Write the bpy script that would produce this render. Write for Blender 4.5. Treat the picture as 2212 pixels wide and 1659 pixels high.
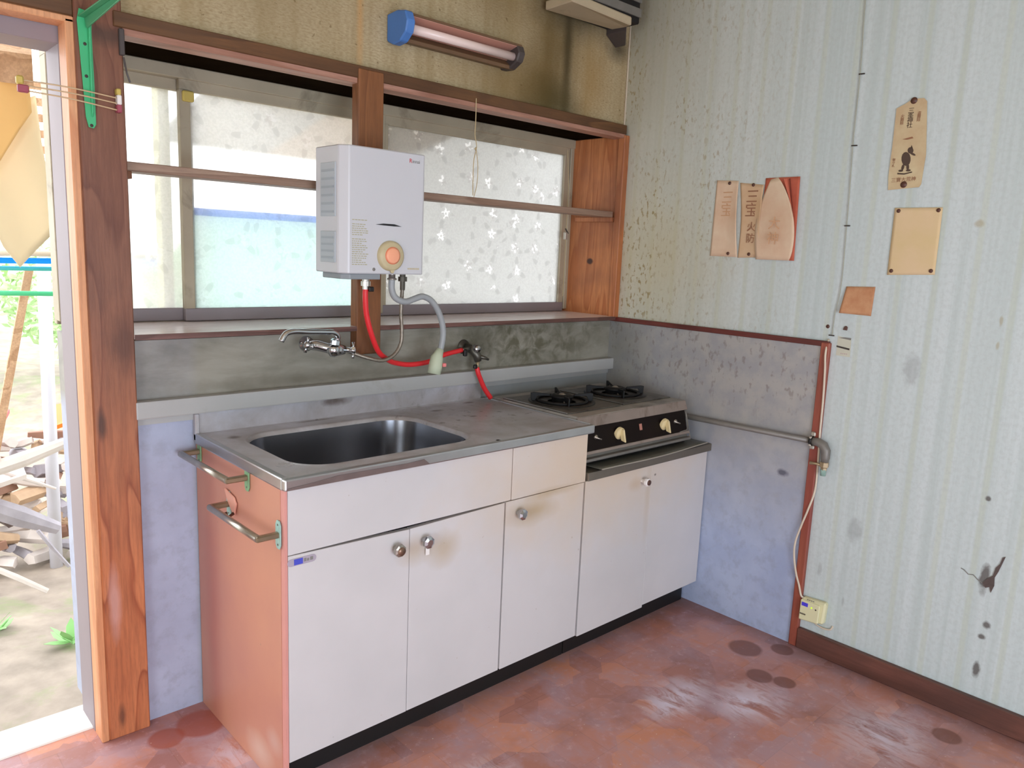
import bpy, bmesh, math, random
from mathutils import Vector, Matrix
random.seed(7)
S = bpy.context.scene
for o in list(bpy.data.objects): bpy.data.objects.remove(o)
COL = S.collection
# ------------------------------------------------------------------ camera
cam_d = bpy.data.cameras.new('camera'); cam = bpy.data.objects.new('camera', cam_d); COL.objects.link(cam)
cam_d.sensor_width = 36; cam_d.lens = 36*1659.568/2212; cam_d.clip_start = .02; cam_d.clip_end = 200
R_ = Vector((0.73532454, -0.67640457, 0.04212698)); U_ = Vector((0.08367929, 0.15230155, 0.98478526)); F_ = Vector((0.67252925, 0.72061161, -0.16859212))
m = Matrix.Identity(4)
for i in range(3): m[i][0] = R_[i]; m[i][1] = U_[i]; m[i][2] = -F_[i]
m.translation = Vector((-2.48985504, -2.07606344, 1.32253502)); cam.matrix_world = m
S.camera = cam
S.view_settings.view_transform = 'Standard'; S.view_settings.look = 'None'; S.view_settings.gamma = 1; S.view_settings.use_curve_mapping = False
S.view_settings.exposure = 0.0
# ------------------------------------------------------------------ light
W = bpy.data.worlds.new('sky'); S.world = W; W.use_nodes = True
bg = W.node_tree.nodes['Background']; bg.inputs[0].default_value = (0.93, 0.965, 1, 1); bg.inputs[1].default_value = 4.2
def area(name, loc, size, sizey, rot, power, color):
    l = bpy.data.lights.new(name, 'AREA'); l.shape = 'RECTANGLE'; l.size = size; l.size_y = sizey; l.energy = power; l.color = color
    o = bpy.data.objects.new(name, l); COL.objects.link(o); o.location = loc; o.rotation_euler = rot; return o
# added fill lamps standing in for daylight at invented front and left openings
area('fill_front_opening', (-2.4, -4.15, .75), 1.8, 1.4, (math.radians(90), 0, 0), 54, (0.66, 0.79, 1.0))
area('fill_left_opening', (-4.05, -2.25, 1.1), 1.3, 1.2, (math.radians(90), 0, math.radians(-90)), 16, (0.80, 0.90, 1.0))
# ------------------------------------------------------------------ node helpers
def srgb(r, g, b):
    f = lambda c: ((c/255+.055)/1.055)**2.4 if c/255 > .04045 else c/255/12.92
    return (f(r), f(g), f(b), 1)
class N:
    def __init__(s, name, rough=.6, metal=0., spec=.5):
        s.m = bpy.data.materials.new(name); s.m.use_nodes = True; s.t = s.m.node_tree; s.b = s.t.nodes['Principled BSDF']
        s.b.inputs['Roughness'].default_value = rough; s.b.inputs['Metallic'].default_value = metal; s.b.inputs['Specular IOR Level'].default_value = spec
    def n(s, typ, **k):
        x = s.t.nodes.new(typ)
        for a, v in k.items(): setattr(x, a, v)
        return x
    def set(s, sock, v):
        if v is None: return
        if hasattr(v, 'is_output'): s.t.links.new(v, sock)
        else: sock.default_value = v
    def pos(s): return s.n('ShaderNodeNewGeometry').outputs['Position']
    def obj(s): return s.n('ShaderNodeTexCoord').outputs['Object']
    def map(s, vec, scale=(1, 1, 1), loc=(0, 0, 0), rot=(0, 0, 0)):
        x = s.n('ShaderNodeMapping'); s.set(x.inputs[0], vec); x.inputs['Scale'].default_value = scale; x.inputs['Location'].default_value = loc; x.inputs['Rotation'].default_value = rot; return x.outputs[0]
    def noise(s, vec, scale=5., detail=3., rough=.55, dist=0.):
        x = s.n('ShaderNodeTexNoise'); s.set(x.inputs['Vector'], vec); x.inputs['Scale'].default_value = scale; x.inputs['Detail'].default_value = detail
        x.inputs['Roughness'].default_value = rough; x.inputs['Distortion'].default_value = dist; return x.outputs['Fac']
    def vor(s, vec, scale=5., feature='F1', rand=1.):
        x = s.n('ShaderNodeTexVoronoi', feature=feature); s.set(x.inputs['Vector'], vec); x.inputs['Scale'].default_value = scale; x.inputs['Randomness'].default_value = rand; return x
    def ramp(s, fac, *stops):
        x = s.n('ShaderNodeValToRGB'); s.set(x.inputs[0], fac); e = x.color_ramp.elements
        while len(e) > len(stops): e.remove(e[-1])
        while len(e) < len(stops): e.new(.5)
        for q, (p, c) in zip(e, stops):
            q.position = p; q.color = c if not isinstance(c, (int, float)) else (c, c, c, 1)
        return x.outputs[0]
    def mix(s, fac, a, b, mode='MIX'):
        x = s.n('ShaderNodeMix', data_type='RGBA', blend_type=mode); s.set(x.inputs[0], fac); s.set(x.inputs[6], a); s.set(x.inputs[7], b); return x.outputs[2]
    def math(s, op, a, b=None, clamp=False):
        x = s.n('ShaderNodeMath', operation=op, use_clamp=clamp); s.set(x.inputs[0], a); s.set(x.inputs[1], b); return x.outputs[0]
    def sep(s, v): x = s.n('ShaderNodeSeparateXYZ'); s.set(x.inputs[0], v); return x.outputs
    def blob(s, c, r, wob=.35, soft=.5, ns=9.):
        """1 inside an ellipsoid at c, 0 outside; wobbly edge. Fixed place on the surface: a stain or tone patch."""
        p = s.pos(); d = s.map(p, scale=(1/r[0], 1/r[1], 1/r[2]), loc=(-c[0]/r[0], -c[1]/r[1], -c[2]/r[2]))
        L = s.n('ShaderNodeVectorMath', operation='LENGTH'); s.set(L.inputs[0], d)
        nz = s.noise(p, ns, 4)
        v = s.math('ADD', L.outputs['Value'], s.math('MULTIPLY', s.math('SUBTRACT', nz, .5), wob*2))
        return s.ramp(v, (max(0, 1-soft), 1.), (1., 0.))
    def bump(s, h, strength=.2, dist=.01):
        x = s.n('ShaderNodeBump'); x.inputs['Strength'].default_value = strength; x.inputs['Distance'].default_value = dist
        s.set(x.inputs['Height'], h); s.t.links.new(x.outputs[0], s.b.inputs['Normal'])
    def col(s, v): s.set(s.b.inputs['Base Color'], v); return s
    def rough(s, v): s.set(s.b.inputs['Roughness'], v); return s
def plain(name, c, rough=.55, metal=0., var=.0, scale=12., bump=0., spec=.5, dirt=None, dirt_lo=.55):
    n = N(name, rough, metal, spec)
    if var or dirt:
        v = n.noise(n.obj(), scale, 5); cc = n.ramp(v, (.3, tuple(x*(1-var) for x in c[:3])+(1,)), (.7, c))
        if dirt: cc = n.mix(n.ramp(n.noise(n.obj(), scale*.6, 6, .65, .6), (dirt_lo, 0.), (dirt_lo+.2, 1.)), cc, dirt)
        n.col(cc)
    else: n.col(c)
    if bump: n.bump(n.noise(n.obj(), scale*8, 4), bump, .003)
    return n.m
def wood(name, c1, c2, axis='z', ring=10., rough=.55, c3=None, knots=()):
    n = N(name, rough); st = {'x': (.12, 1, 1), 'y': (1, .12, 1), 'z': (1, 1, .12)}[axis]
    p = n.pos(); q = n.map(p, scale=st)
    w = n.noise(q, 7., 2, .5, .6); rr = n.math('FRACT', n.math('MULTIPLY', w, ring))
    g = n.ramp(rr, (0, 0.), (.75, .75), (.92, 1.), (1, 0.)); fine = n.noise(n.map(p, scale=tuple(1 if s < 1 else 14 for s in st)), 9., 5, .7)
    a = n.mix(g, c1, c2); a = n.mix(n.ramp(fine, (.35, 0.), (.75, .6)), a, tuple(x*.55 for x in c2[:3])+(1,))
    if c3: a = n.mix(n.ramp(n.noise(p, 2.3, 4, .6, .3), (.45, 0.), (.68, .8)), a, c3)
    for c, r, kc in knots: a = n.mix(n.blob(c, r, .3, .4, 20), a, kc)
    n.col(a); n.bump(fine, .25, .002); return n.m
# ------------------------------------------------------------------ mesh helpers
class B:
    def __init__(s): s.bm = bmesh.new()
    def box(s, x0, x1, y0, y1, z0, z1, bev=0., seg=1, mat=0):
        vs = [s.bm.verts.new(p) for p in ((x0, y0, z0), (x1, y0, z0), (x1, y1, z0), (x0, y1, z0), (x0, y0, z1), (x1, y0, z1), (x1, y1, z1), (x0, y1, z1))]
        fs = [s.bm.faces.new([vs[i] for i in q]) for q in ((0, 3, 2, 1), (4, 5, 6, 7), (0, 1, 5, 4), (1, 2, 6, 5), (2, 3, 7, 6), (3, 0, 4, 7))]
        for f in fs: f.material_index = mat
        if bev: bmesh.ops.bevel(s.bm, geom=list({e for f in fs for e in f.edges}), offset=bev, segments=seg, affect='EDGES', profile=.6)
        return s
    def prism(s, poly, d, bev=0., mat=0):
        """poly: list of 3D points (planar); d: extrusion vector."""
        d = Vector(d); a = [s.bm.verts.new(p) for p in poly]; b = [s.bm.verts.new(Vector(p)+d) for p in poly]; n = len(a)
        fs = [s.bm.faces.new(a[::-1]), s.bm.faces.new(b)] + [s.bm.faces.new((a[i], a[(i+1) % n], b[(i+1) % n], b[i])) for i in range(n)]
        for f in fs: f.material_index = mat
        if bev: bmesh.ops.bevel(s.bm, geom=list({e for f in fs for e in f.edges}), offset=bev, segments=1, affect='EDGES')
        return s
    def tube(s, pts, r, seg=12, smooth_n=0, cap=True, mat=0, corr=0.):
        pts = [Vector(p) for p in pts]
        if smooth_n:
            P = [pts[0]*2-pts[1]]+pts+[pts[-1]*2-pts[-2]]; out = []
            for i in range(1, len(P)-2):
                for k in range(smooth_n):
                    t = k/smooth_n; a, b, c, d = P[i-1:i+3]
                    out.append(.5*((2*b)+(c-a)*t+(2*a-5*b+4*c-d)*t*t+(3*b-a-3*c+d)*t**3))
            out.append(pts[-1]); pts = out
        rings = []; ref = None
        for i, p in enumerate(pts):
            t = (pts[min(i+1, len(pts)-1)]-pts[max(i-1, 0)]).normalized()
            if ref is None: ref = t.orthogonal().normalized()
            ref = (ref-t*ref.dot(t)).normalized(); q = t.cross(ref)
            rad = r[i] if isinstance(r, (list, tuple)) else r
            if corr and i % 2: rad *= 1-corr
            rings.append([s.bm.verts.new(p+ref*math.cos(2*math.pi*k/seg)*rad+q*math.sin(2*math.pi*k/seg)*rad) for k in range(seg)])
        for a, b in zip(rings, rings[1:]):
            for k in range(seg):
                f = s.bm.faces.new((a[k], a[(k+1) % seg], b[(k+1) % seg], b[k])); f.smooth = seg > 6; f.material_index = mat
        if cap:
            s.bm.faces.new(rings[0][::-1]).material_index = mat; s.bm.faces.new(rings[-1]).material_index = mat
        return s
    def lathe(s, prof, o, axis=(0, 0, 1), seg=24, mat=0, smooth=True, squash=None):
        """prof: (radius, distance along axis) pairs."""
        ax = Vector(axis).normalized(); a = ax.orthogonal().normalized(); b = ax.cross(a); o = Vector(o); rings = []
        for r, h in prof:
            if r < 1e-6: rings.append([s.bm.verts.new(o+ax*h)])
            else: rings.append([s.bm.verts.new(o+ax*h+(a*math.cos(2*math.pi*(k+.5)/seg)+b*math.sin(2*math.pi*(k+.5)/seg))*r) for k in range(seg)])
        for p, q in zip(rings, rings[1:]):
            for k in range(seg):
                v = [p[k % len(p)], p[(k+1) % seg % len(p)], q[(k+1) % seg % len(q)], q[k % len(q)]]
                u = list(dict.fromkeys(v))
                if len(u) > 2:
                    f = s.bm.faces.new(u); f.smooth = smooth; f.material_index = mat
        return s
    def sheet(s, P, Q, thick, nu=12, nv=12, mat=0):
        """P(u,v) -> point, Q thickness vector"""
        g = [[s.bm.verts.new(P(i/nu, j/nv)) for j in range(nv+1)] for i in range(nu+1)]
        h = [[s.bm.verts.new(Vector(P(i/nu, j/nv))+Vector(Q)*thick) for j in range(nv+1)] for i in range(nu+1)]
        for i in range(nu):
            for j in range(nv):
                for gg in (g, h):
                    f = s.bm.faces.new((gg[i][j], gg[i+1][j], gg[i+1][j+1], gg[i][j+1])); f.smooth = True; f.material_index = mat
        for i in range(nu):
            for j in (0, nv): s.bm.faces.new((g[i][j], g[i+1][j], h[i+1][j], h[i][j])).material_index = mat
        for j in range(nv):
            for i in (0, nu): s.bm.faces.new((g[i][j], g[i][j+1], h[i][j+1], h[i][j])).material_index = mat
        return s
def obj(name, b, mats, parent=None, kind=None, label=None, cat=None, group=None, at=None):
    bm = b.bm; bmesh.ops.recalc_face_normals(bm, faces=bm.faces)
    if parent is not None:
        o0 = Vector(parent['_o']) if '_o' in parent else Vector((0, 0, 0))
    else:
        if at is None and kind != 'structure':
            vs = [v.co for v in bm.verts]; at = ((min(v.x for v in vs)+max(v.x for v in vs))/2, (min(v.y for v in vs)+max(v.y for v in vs))/2, min(v.z for v in vs))
        o0 = Vector(at or (0, 0, 0))
    bmesh.ops.translate(bm, verts=bm.verts, vec=-o0)
    me = bpy.data.meshes.new(name); bm.to_mesh(me); bm.free()
    for mm in (mats if isinstance(mats, (list, tuple)) else [mats]): me.materials.append(mm)
    o = bpy.data.objects.new(name, me); COL.objects.link(o)
    if parent is not None: o.parent = parent
    else: o.location = o0
    o['_o'] = list(o0)
    if kind: o['kind'] = kind
    if label: o['label'] = label
    if cat: o['category'] = cat
    if group: o['group'] = group
    return o
def thing(name, loc, label, cat, group=None, kind=None):
    o = bpy.data.objects.new(name, None); COL.objects.link(o); o.location = loc; o['_o'] = list(loc); o.empty_display_size = .05
    o['label'] = label
    if cat: o['category'] = cat
    if group: o['group'] = group
    if kind: o['kind'] = kind
    return o
def text_mesh(name, body, size, mat, M, parent, align='CENTER', spacing=1., extrude=.0002, label=None):
    c = bpy.data.curves.new(name, 'FONT'); c.body = body; c.size = size; c.align_x = align; c.align_y = 'CENTER'; c.extrude = extrude; c.space_line = spacing; c.resolution_u = 2
    t = bpy.data.objects.new(name, c); COL.objects.link(t)
    bpy.context.view_layer.update()
    me = bpy.data.meshes.new_from_object(t); bpy.data.objects.remove(t)
    me.transform(M); me.transform(Matrix.Translation(-Vector(parent['_o'])))
    me.materials.clear(); me.materials.append(mat)
    o = bpy.data.objects.new(name, me); COL.objects.link(o); o.parent = parent; o['_o'] = list(parent['_o'])
    if label: o['label'] = label
    return o
def on_right(y, z, x=-.004, tilt=0):   # text facing -x, reading direction -y
    return Matrix.Translation((x, y, z)) @ Matrix(((0, 0, -1, 0), (-1, 0, 0, 0), (0, 1, 0, 0), (0, 0, 0, 1))) @ Matrix.Rotation(tilt, 4, 'Z')
def on_front(x, z, y=-.004, tilt=0):   # text facing -y
    return Matrix.Translation((x, y, z)) @ Matrix(((1, 0, 0, 0), (0, 0, -1, 0), (0, 1, 0, 0), (0, 0, 0, 1))) @ Matrix.Rotation(tilt, 4, 'Z')
# ------------------------------------------------------------------ materials
def m_wallpaper_right():
    n = N('striped_wallpaper_pale_green', .7, 0, .25); p = n.pos(); x, y, z = n.sep(p)
    base = srgb(192, 204, 202)
    st = n.noise(n.map(p, scale=(1, 1, .01)), 34., 3, .6); c = n.mix(n.ramp(st, (.35, 0.), (.65, 1.)), base, srgb(206, 216, 216))
    st2 = n.math('SINE', n.math('MULTIPLY', y, 2*math.pi/.105)); c = n.mix(n.ramp(st2, (.8, 0.), (.96, .4)), c, srgb(190, 198, 176))
    emb = n.noise(p, 75, 3, .6); c = n.mix(n.ramp(emb, (.45, 0.), (.62, .3)), c, srgb(182, 190, 188))
    # old kitchen grime: brown freckles and yellowing close to the stove corner
    near = n.ramp(n.math('MULTIPLY', y, -1.), (0., 1.), (.85, 0.)); near2 = n.ramp(n.math('MULTIPLY', y, -1.), (0., 1.), (.45, 0.))
    c = n.mix(n.math('MULTIPLY', near, .55), c, srgb(198, 188, 156))
    low = n.blob((0, -.22, 1.32), (.5, .38, .38), .5, .9, 5); c = n.mix(n.math('MULTIPLY', low, .4), c, srgb(196, 176, 120))
    sp = n.noise(n.map(p, scale=(1, 1, .55)), 70, 3, .6); spm = n.ramp(sp, (.55, 0.), (.63, 1.)); gate = n.ramp(n.noise(p, 4.2, 3), (.4, 0.), (.6, 1.))
    c = n.mix(n.math('MULTIPLY', n.math('MULTIPLY', spm, gate), n.math('MULTIPLY', near, .95)), c, srgb(148, 124, 74))
    top = n.ramp(z, (1.7, 0.), (2.4, .6)); c = n.mix(n.math('MULTIPLY', n.math('MULTIPLY', n.ramp(n.math('DIVIDE', z, 2.5), (.62, 0.), (.98, 1.)), near2), .8), c, srgb(150, 138, 105))
    for q, r, k in (((0, -1.475, .44), (.1, .016, .055), 0), ((0, -1.50, .30), (.1, .012, .014), 0), ((0, -1.455, .676), (.1, .01, .01), 0), ((0, -1.49, .155), (.1, .012, .03), 0),
                    ((0, -1.09, .47), (.1, .03, .05), 1), ((0, -1.2, 1.02), (.1, .03, .06), 1), ((0, -1.49, .26), (.1, .012, .01), 0), ((0, -1.08, .215), (.1, .006, .02), 1),
                    ((0, -1.33, 1.46), (.1, .014, .014), 2), ((0, -1.42, 1.19), (.1, .006, .02), 2), ((0, -1.42, 1.12), (.1, .006, .015), 2), ((0, -.99, .30), (.1, .01, .03), 1)):
        c = n.mix(n.math('MULTIPLY', n.blob(q, r, .5, .5, 40), (.85, .3, .45)[k]), c, (srgb(88, 80, 76), srgb(120, 120, 120), srgb(160, 140, 80))[k])
    n.col(c); n.bump(emb, .25, .002); return n.m
def m_wallpaper_back():
    n = N('grimy_beige_wallpaper', .75, 0, .2); p = n.pos(); x, y, z = n.sep(p)
    weave = n.noise(n.map(p, scale=(1, 1, 3.)), 80, 3, .6); c = n.mix(n.ramp(weave, (.4, 0.), (.65, 1.)), srgb(190, 174, 140), srgb(168, 150, 116))
    st = n.noise(n.map(p, scale=(1, 1, .04)), 12., 3, .6); c = n.mix(n.ramp(st, (.45, 0.), (.7, .55)), c, srgb(142, 120, 76))
    big = n.noise(p, 2.2, 4, .6); c = n.mix(n.ramp(big, (.4, 0.), (.7, .5)), c, srgb(150, 128, 88))
    for q, r, k, cc in (((-.42, 0, 2.0), (.20, 1, .55), .75, srgb(96, 76, 36)), ((-.345, 0, 2.05), (.035, 1, .4), .8, srgb(66, 56, 32)), ((-.42, 0, 1.88), (.2, 1, .11), .75, srgb(72, 64, 34)),
                        ((-.3, 0, 2.2), (.3, 1, .12), .8, srgb(66, 58, 40)), ((-.2, 0, 1.97), (.12, 1, .2), .45, srgb(150, 110, 40)), ((-.62, 0, 1.9), (.25, 1, .16), .5, srgb(116, 92, 46)),
                        ((-1.22, 0, 2.0), (.016, 1, .3), .6, srgb(196, 150, 92)), ((-.7, 0, 2.2), (.22, 1, .2), .6, srgb(110, 88, 48)), ((-.06, 0, 2.12), (.09, 1, .06), .8, srgb(60, 54, 44)), ((-1.5,0,2.05),(.3,1,.4),.35,srgb(120,104,72))):
        c = n.mix(n.math('MULTIPLY', n.blob(q, r, .3, .85, 6), k), c, cc)
    c = n.mix(n.math('MULTIPLY', n.ramp(x, (-.0, 0.), (1, 0.)), 0), c, srgb(0, 0, 0))
    sp = n.noise(p, 55, 2, .6); c = n.mix(n.ramp(sp, (.66, 0.), (.72, .6)), c, srgb(104, 84, 50))
    n.col(c); n.bump(weave, .2, .002); return n.m
def m_splash(name, base, light, dark, mott):
    n = N(name, .38, 0, .5); p = n.pos(); x, y, z = n.sep(p)
    c = n.mix(n.ramp(n.noise(p, 5, 5, .65), (.35, 0.), (.65, 1.)), base, light)
    c = n.mix(n.math('MULTIPLY', n.ramp(n.noise(p, 24, 4, .65), (.5, 0.), (.66, 1.)), .45), c, dark)
    if mott == 'back':
        c = n.mix(n.ramp(n.math('ADD', x, 1.74), (0., 0.), (.03, .85)), c, srgb(146, 150, 146))
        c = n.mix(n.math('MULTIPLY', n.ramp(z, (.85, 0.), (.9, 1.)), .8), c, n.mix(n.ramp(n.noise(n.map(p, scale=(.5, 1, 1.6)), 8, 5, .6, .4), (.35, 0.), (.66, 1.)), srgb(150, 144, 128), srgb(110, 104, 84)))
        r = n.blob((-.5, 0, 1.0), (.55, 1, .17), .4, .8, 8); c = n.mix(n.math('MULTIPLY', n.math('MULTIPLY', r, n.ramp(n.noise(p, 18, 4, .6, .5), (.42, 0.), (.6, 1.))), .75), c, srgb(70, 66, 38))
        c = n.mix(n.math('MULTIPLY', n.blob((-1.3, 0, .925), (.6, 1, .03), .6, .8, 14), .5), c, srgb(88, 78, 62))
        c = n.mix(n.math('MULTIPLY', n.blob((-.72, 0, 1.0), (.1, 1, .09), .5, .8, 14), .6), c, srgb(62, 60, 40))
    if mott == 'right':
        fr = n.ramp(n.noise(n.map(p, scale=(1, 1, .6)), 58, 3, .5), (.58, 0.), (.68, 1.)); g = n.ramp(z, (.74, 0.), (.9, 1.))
        g0 = n.ramp(z, (.3, 0.), (.75, 1.)); c = n.mix(n.math('MULTIPLY', g0, .92), c, n.mix(n.ramp(n.noise(p, 14, 4, .6), (.4, 0.), (.6, 1.)), srgb(172, 168, 160), srgb(158, 156, 154))); c = n.mix(n.math('MULTIPLY', n.math('MULTIPLY', fr, g), .55), c, srgb(124, 112, 104))  # grey above, blue below: reflected blue light put into the board colour
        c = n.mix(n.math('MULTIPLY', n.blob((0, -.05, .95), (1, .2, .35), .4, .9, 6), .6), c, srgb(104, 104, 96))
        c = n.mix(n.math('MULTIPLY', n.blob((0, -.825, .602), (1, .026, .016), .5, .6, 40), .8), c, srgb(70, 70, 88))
    n.col(c); n.rough(n.ramp(n.noise(p, 7, 4), (.3, .3), (.7, .5))); return n.m
def m_floor():
    n = N('worn_terracotta_vinyl', .5, 0, .35); p = n.pos(); x, y, z = n.sep(p)
    q = n.map(p, rot=(0, 0, math.radians(0)))
    br = n.n('ShaderNodeTexBrick'); n.set(br.inputs['Vector'], q); br.offset = .5
    for k, v in (('Scale', 1.), ('Mortar Size', .0014), ('Mortar Smooth', .3), ('Bias', 0.), ('Brick Width', .15), ('Row Height', .15)): br.inputs[k].default_value = v
    br.inputs['Color1'].default_value = srgb(206, 142, 122); br.inputs['Color2'].default_value = srgb(176, 130, 128); br.inputs['Mortar'].default_value = srgb(166, 120, 110)
    blk = n.vor(n.map(q, scale=(1, 1, 0.001)), 6.6); blk.distance = 'CHEBYCHEV'; bv = n.sep(blk.outputs['Color'])[0]
    c = n.mix(.5, br.outputs['Color'], n.ramp(bv, (0., srgb(150, 100, 92)), (.5, srgb(200, 138, 124)), (.8, srgb(226, 148, 104)), (1., srgb(192, 156, 162))))
    cloud = n.noise(q, 6, 5, .68, .3); c = n.mix(n.ramp(cloud, (.42, 0.), (.66, .8)), c, srgb(186, 156, 166))
    c = n.mix(n.ramp(n.noise(n.map(q, loc=(3, 1, 0)), 3.2, 4, .6), (.5, 0.), (.7, .6)), c, srgb(142, 94, 84))
    streak = n.noise(n.map(q, scale=(1, .35, 1), rot=(0, 0, .7)), 26, 5, .7, .8)
    wear = None
    for cc, r, k in (((-.62, -.86, 0), (.20, .10, 1), 1.), ((-.46, -1.02, 0), (.16, .13, 1), .95), ((-1.32, -.78, 0), (.12, .12, 1), .9), ((-1.0, -1.2, 0), (.3, .2, 1), .6),
                     ((-.3, -1.35, 0), (.22, .16, 1), .7), ((-.75, -1.45, 0), (.25, .2, 1), .6), ((-1.55, -.7, 0), (.1, .08, 1), .6), ((-1.75,-.3,0),(.1,.16,1),.6)):
        b = n.math('MULTIPLY', n.blob(cc, r, .4, .9, 8), k); wear = b if wear is None else n.math('MAXIMUM', wear, b)
    c = n.mix(n.math('MULTIPLY', wear, n.ramp(streak, (.36, 0.), (.54, 1.))), c, srgb(232, 222, 238))
    c = n.mix(n.math('MULTIPLY', n.ramp(n.noise(q, 30, 4, .7), (.55, 0.), (.7, .6)), n.ramp(cloud, (.35, .2), (.6, 1.))), c, srgb(214, 176, 184))
    for (a, b2), r in (((-.17, -.838), .062), ((-.075, -.925), .042), ((-.297, -.964), .045), ((-.268, -1.036), .038), ((-.16, -1.481), .042), ((-1.865, -.109), .05), ((-1.77, -.1), .07)):
        c = n.mix(n.math('MULTIPLY', n.blob((a, b2, 0), (r, r, 1), .08, .18, 12), .72), c, srgb(118, 74, 62) if a > -1.7 else srgb(170, 84, 58))
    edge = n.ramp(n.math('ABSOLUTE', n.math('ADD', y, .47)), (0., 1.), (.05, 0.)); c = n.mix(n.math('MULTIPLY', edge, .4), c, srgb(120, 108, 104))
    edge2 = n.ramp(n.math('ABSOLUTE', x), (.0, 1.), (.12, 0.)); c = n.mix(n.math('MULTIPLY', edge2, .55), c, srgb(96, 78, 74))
    sp = n.ramp(n.noise(q, 110, 1, .5), (.78, 0.), (.8, 1.)); c = n.mix(sp, c, srgb(225, 215, 210))
    n.col(c); n.rough(n.ramp(cloud, (.3, .36), (.7, .6))); n.bump(n.math('ADD', n.math('MULTIPLY', br.outputs['Fac'], -.6), n.noise(q, 60, 4)), .12, .002); return n.m
M = {}
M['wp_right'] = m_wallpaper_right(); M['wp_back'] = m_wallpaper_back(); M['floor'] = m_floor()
M['splash_back'] = m_splash('grey_splash_board_back', srgb(158, 164, 186), srgb(172, 180, 202), srgb(146, 150, 166), 'back')
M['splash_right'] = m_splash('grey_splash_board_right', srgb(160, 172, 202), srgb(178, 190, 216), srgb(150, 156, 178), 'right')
M['ledge'] = plain('painted_pipe_cover', srgb(174, 174, 172), .4, var=.08, scale=5, dirt=srgb(140, 134, 116), dirt_lo=.6)
M['ceil'] = plain('ceiling_board', srgb(196, 180, 150), .8, var=.1)
M['plaster'] = plain('plain_plaster_wall', srgb(205, 198, 180), .8, var=.06)
M['post'] = wood('brown_cedar_post', srgb(152, 98, 56), srgb(120, 72, 38), 'z', 9., .55, srgb(104, 64, 38),
                 [((-1.96, -.03, .87), (.022, .03, .045), srgb(52, 36, 30)), ((-1.95, -.03, .06), (.015, .03, .05), srgb(60, 40, 34))])
n_ = None
def m_post_left():
    n = N('brown_cedar_post_left', .5); p = n.pos(); x, y, z = n.sep(p)
    w = n.noise(n.map(p, scale=(1, 1, .14)), 6.5, 2, .5, .7); rr = n.math('FRACT', n.math('MULTIPLY', w, 9.)); g = n.ramp(rr, (0, 0.), (.8, .5), (.93, 1.), (1, 0.))
    fine = n.noise(n.map(p, scale=(14, 14, 1)), 9, 5, .7)
    lo = n.mix(g, srgb(200, 124, 80), srgb(158, 84, 50)); hi = n.mix(g, srgb(134, 88, 66), srgb(110, 66, 48))
    old = n.ramp(n.math('ADD', z, n.math('MULTIPLY', n.noise(p, 3, 4), .3)), (.0, 0.), (1., 1.))
    x_ = n.t.nodes[-1]
    k = n.n('ShaderNodeMapRange'); n.set(k.inputs[0], n.math('ADD', z, n.math('MULTIPLY', n.noise(p, 3, 4), .4))); k.inputs[1].default_value = .75; k.inputs[2].default_value = 1.35
    a = n.mix(k.outputs[0], lo, hi); a = n.mix(n.ramp(fine, (.4, 0.), (.8, .55)), a, srgb(84, 44, 32))
    for c, r, kc in (((-1.965, -.03, .86), (.014, .03, .05), srgb(50, 36, 30)), ((-1.95, -.03, .06), (.012, .03, .045), srgb(66, 42, 34)), ((-1.9, -.03, 1.06), (.06, .03, .10), srgb(84, 50, 36)),
                     ((-1.955, -.03, .38), (.018, .03, .13), srgb(202, 156, 146)), ((-1.91, -.03, 1.78), (.06, .03, .03), srgb(64, 46, 36))):
        a = n.mix(n.math('MULTIPLY', n.blob(c, r, .35, .7, 14), .7), a, kc)
    n.col(a); n.bump(fine, .25, .002); return n.m
M['post_left'] = m_post_left()
M['beam'] = wood('dark_brown_header_beam', srgb(118, 80, 46), srgb(86, 56, 32), 'x', 8., .55, srgb(98, 68, 42))
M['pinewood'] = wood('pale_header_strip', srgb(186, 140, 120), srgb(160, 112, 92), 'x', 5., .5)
M['dark_soffit'] = plain('near_black_soffit', srgb(30, 22, 14), 1., var=.4, scale=9, spec=0.)  # near-black matte underside of the window recess
M['jamb'] = wood('orange_pine_jamb', srgb(210, 138, 86), srgb(180, 106, 60), 'z', 8., .5, srgb(132, 80, 56),
                 [((0, .12, 1.30), (.1, .022, .016), srgb(70, 38, 28))])
M['sill'] = wood('pinkish_sill_board', srgb(252, 244, 244), srgb(244, 230, 228), 'x', 4., .2)
M['sill_edge'] = wood('brown_sill_edge', srgb(120, 84, 76), srgb(92, 62, 54), 'x', 6., .5)
M['trimred'] = wood('redbrown_panel_trim', srgb(168, 92, 68), srgb(140, 68, 54), 'z', 4., .5, srgb(140, 64, 58))
M['trimdark'] = wood('maroon_panel_trim', srgb(116, 54, 46), srgb(92, 40, 34), 'y', 4., .5)
M['baseb'] = wood('dark_brown_baseboard', srgb(122, 78, 66), srgb(92, 56, 46), 'y', 5., .5, srgb(80, 54, 48))
M['strip'] = wood('light_door_stop', srgb(232, 172, 126), srgb(214, 146, 102), 'z', 4., .5)
M['alu'] = plain('weathered_aluminium_frame', srgb(146, 134, 138), .55, 0., var=.06, scale=8)
M['alu_win'] = plain('dusty_window_aluminium', srgb(176, 164, 140), .5, .1, var=.12, scale=8, dirt=srgb(116, 106, 88), dirt_lo=.55)
M['alu_low'] = plain('grey_lower_sash_rail', srgb(150, 142, 146), .5, .25, var=.08, scale=8)
M['steel'] = N('stainless_worktop', .34, .85)
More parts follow.
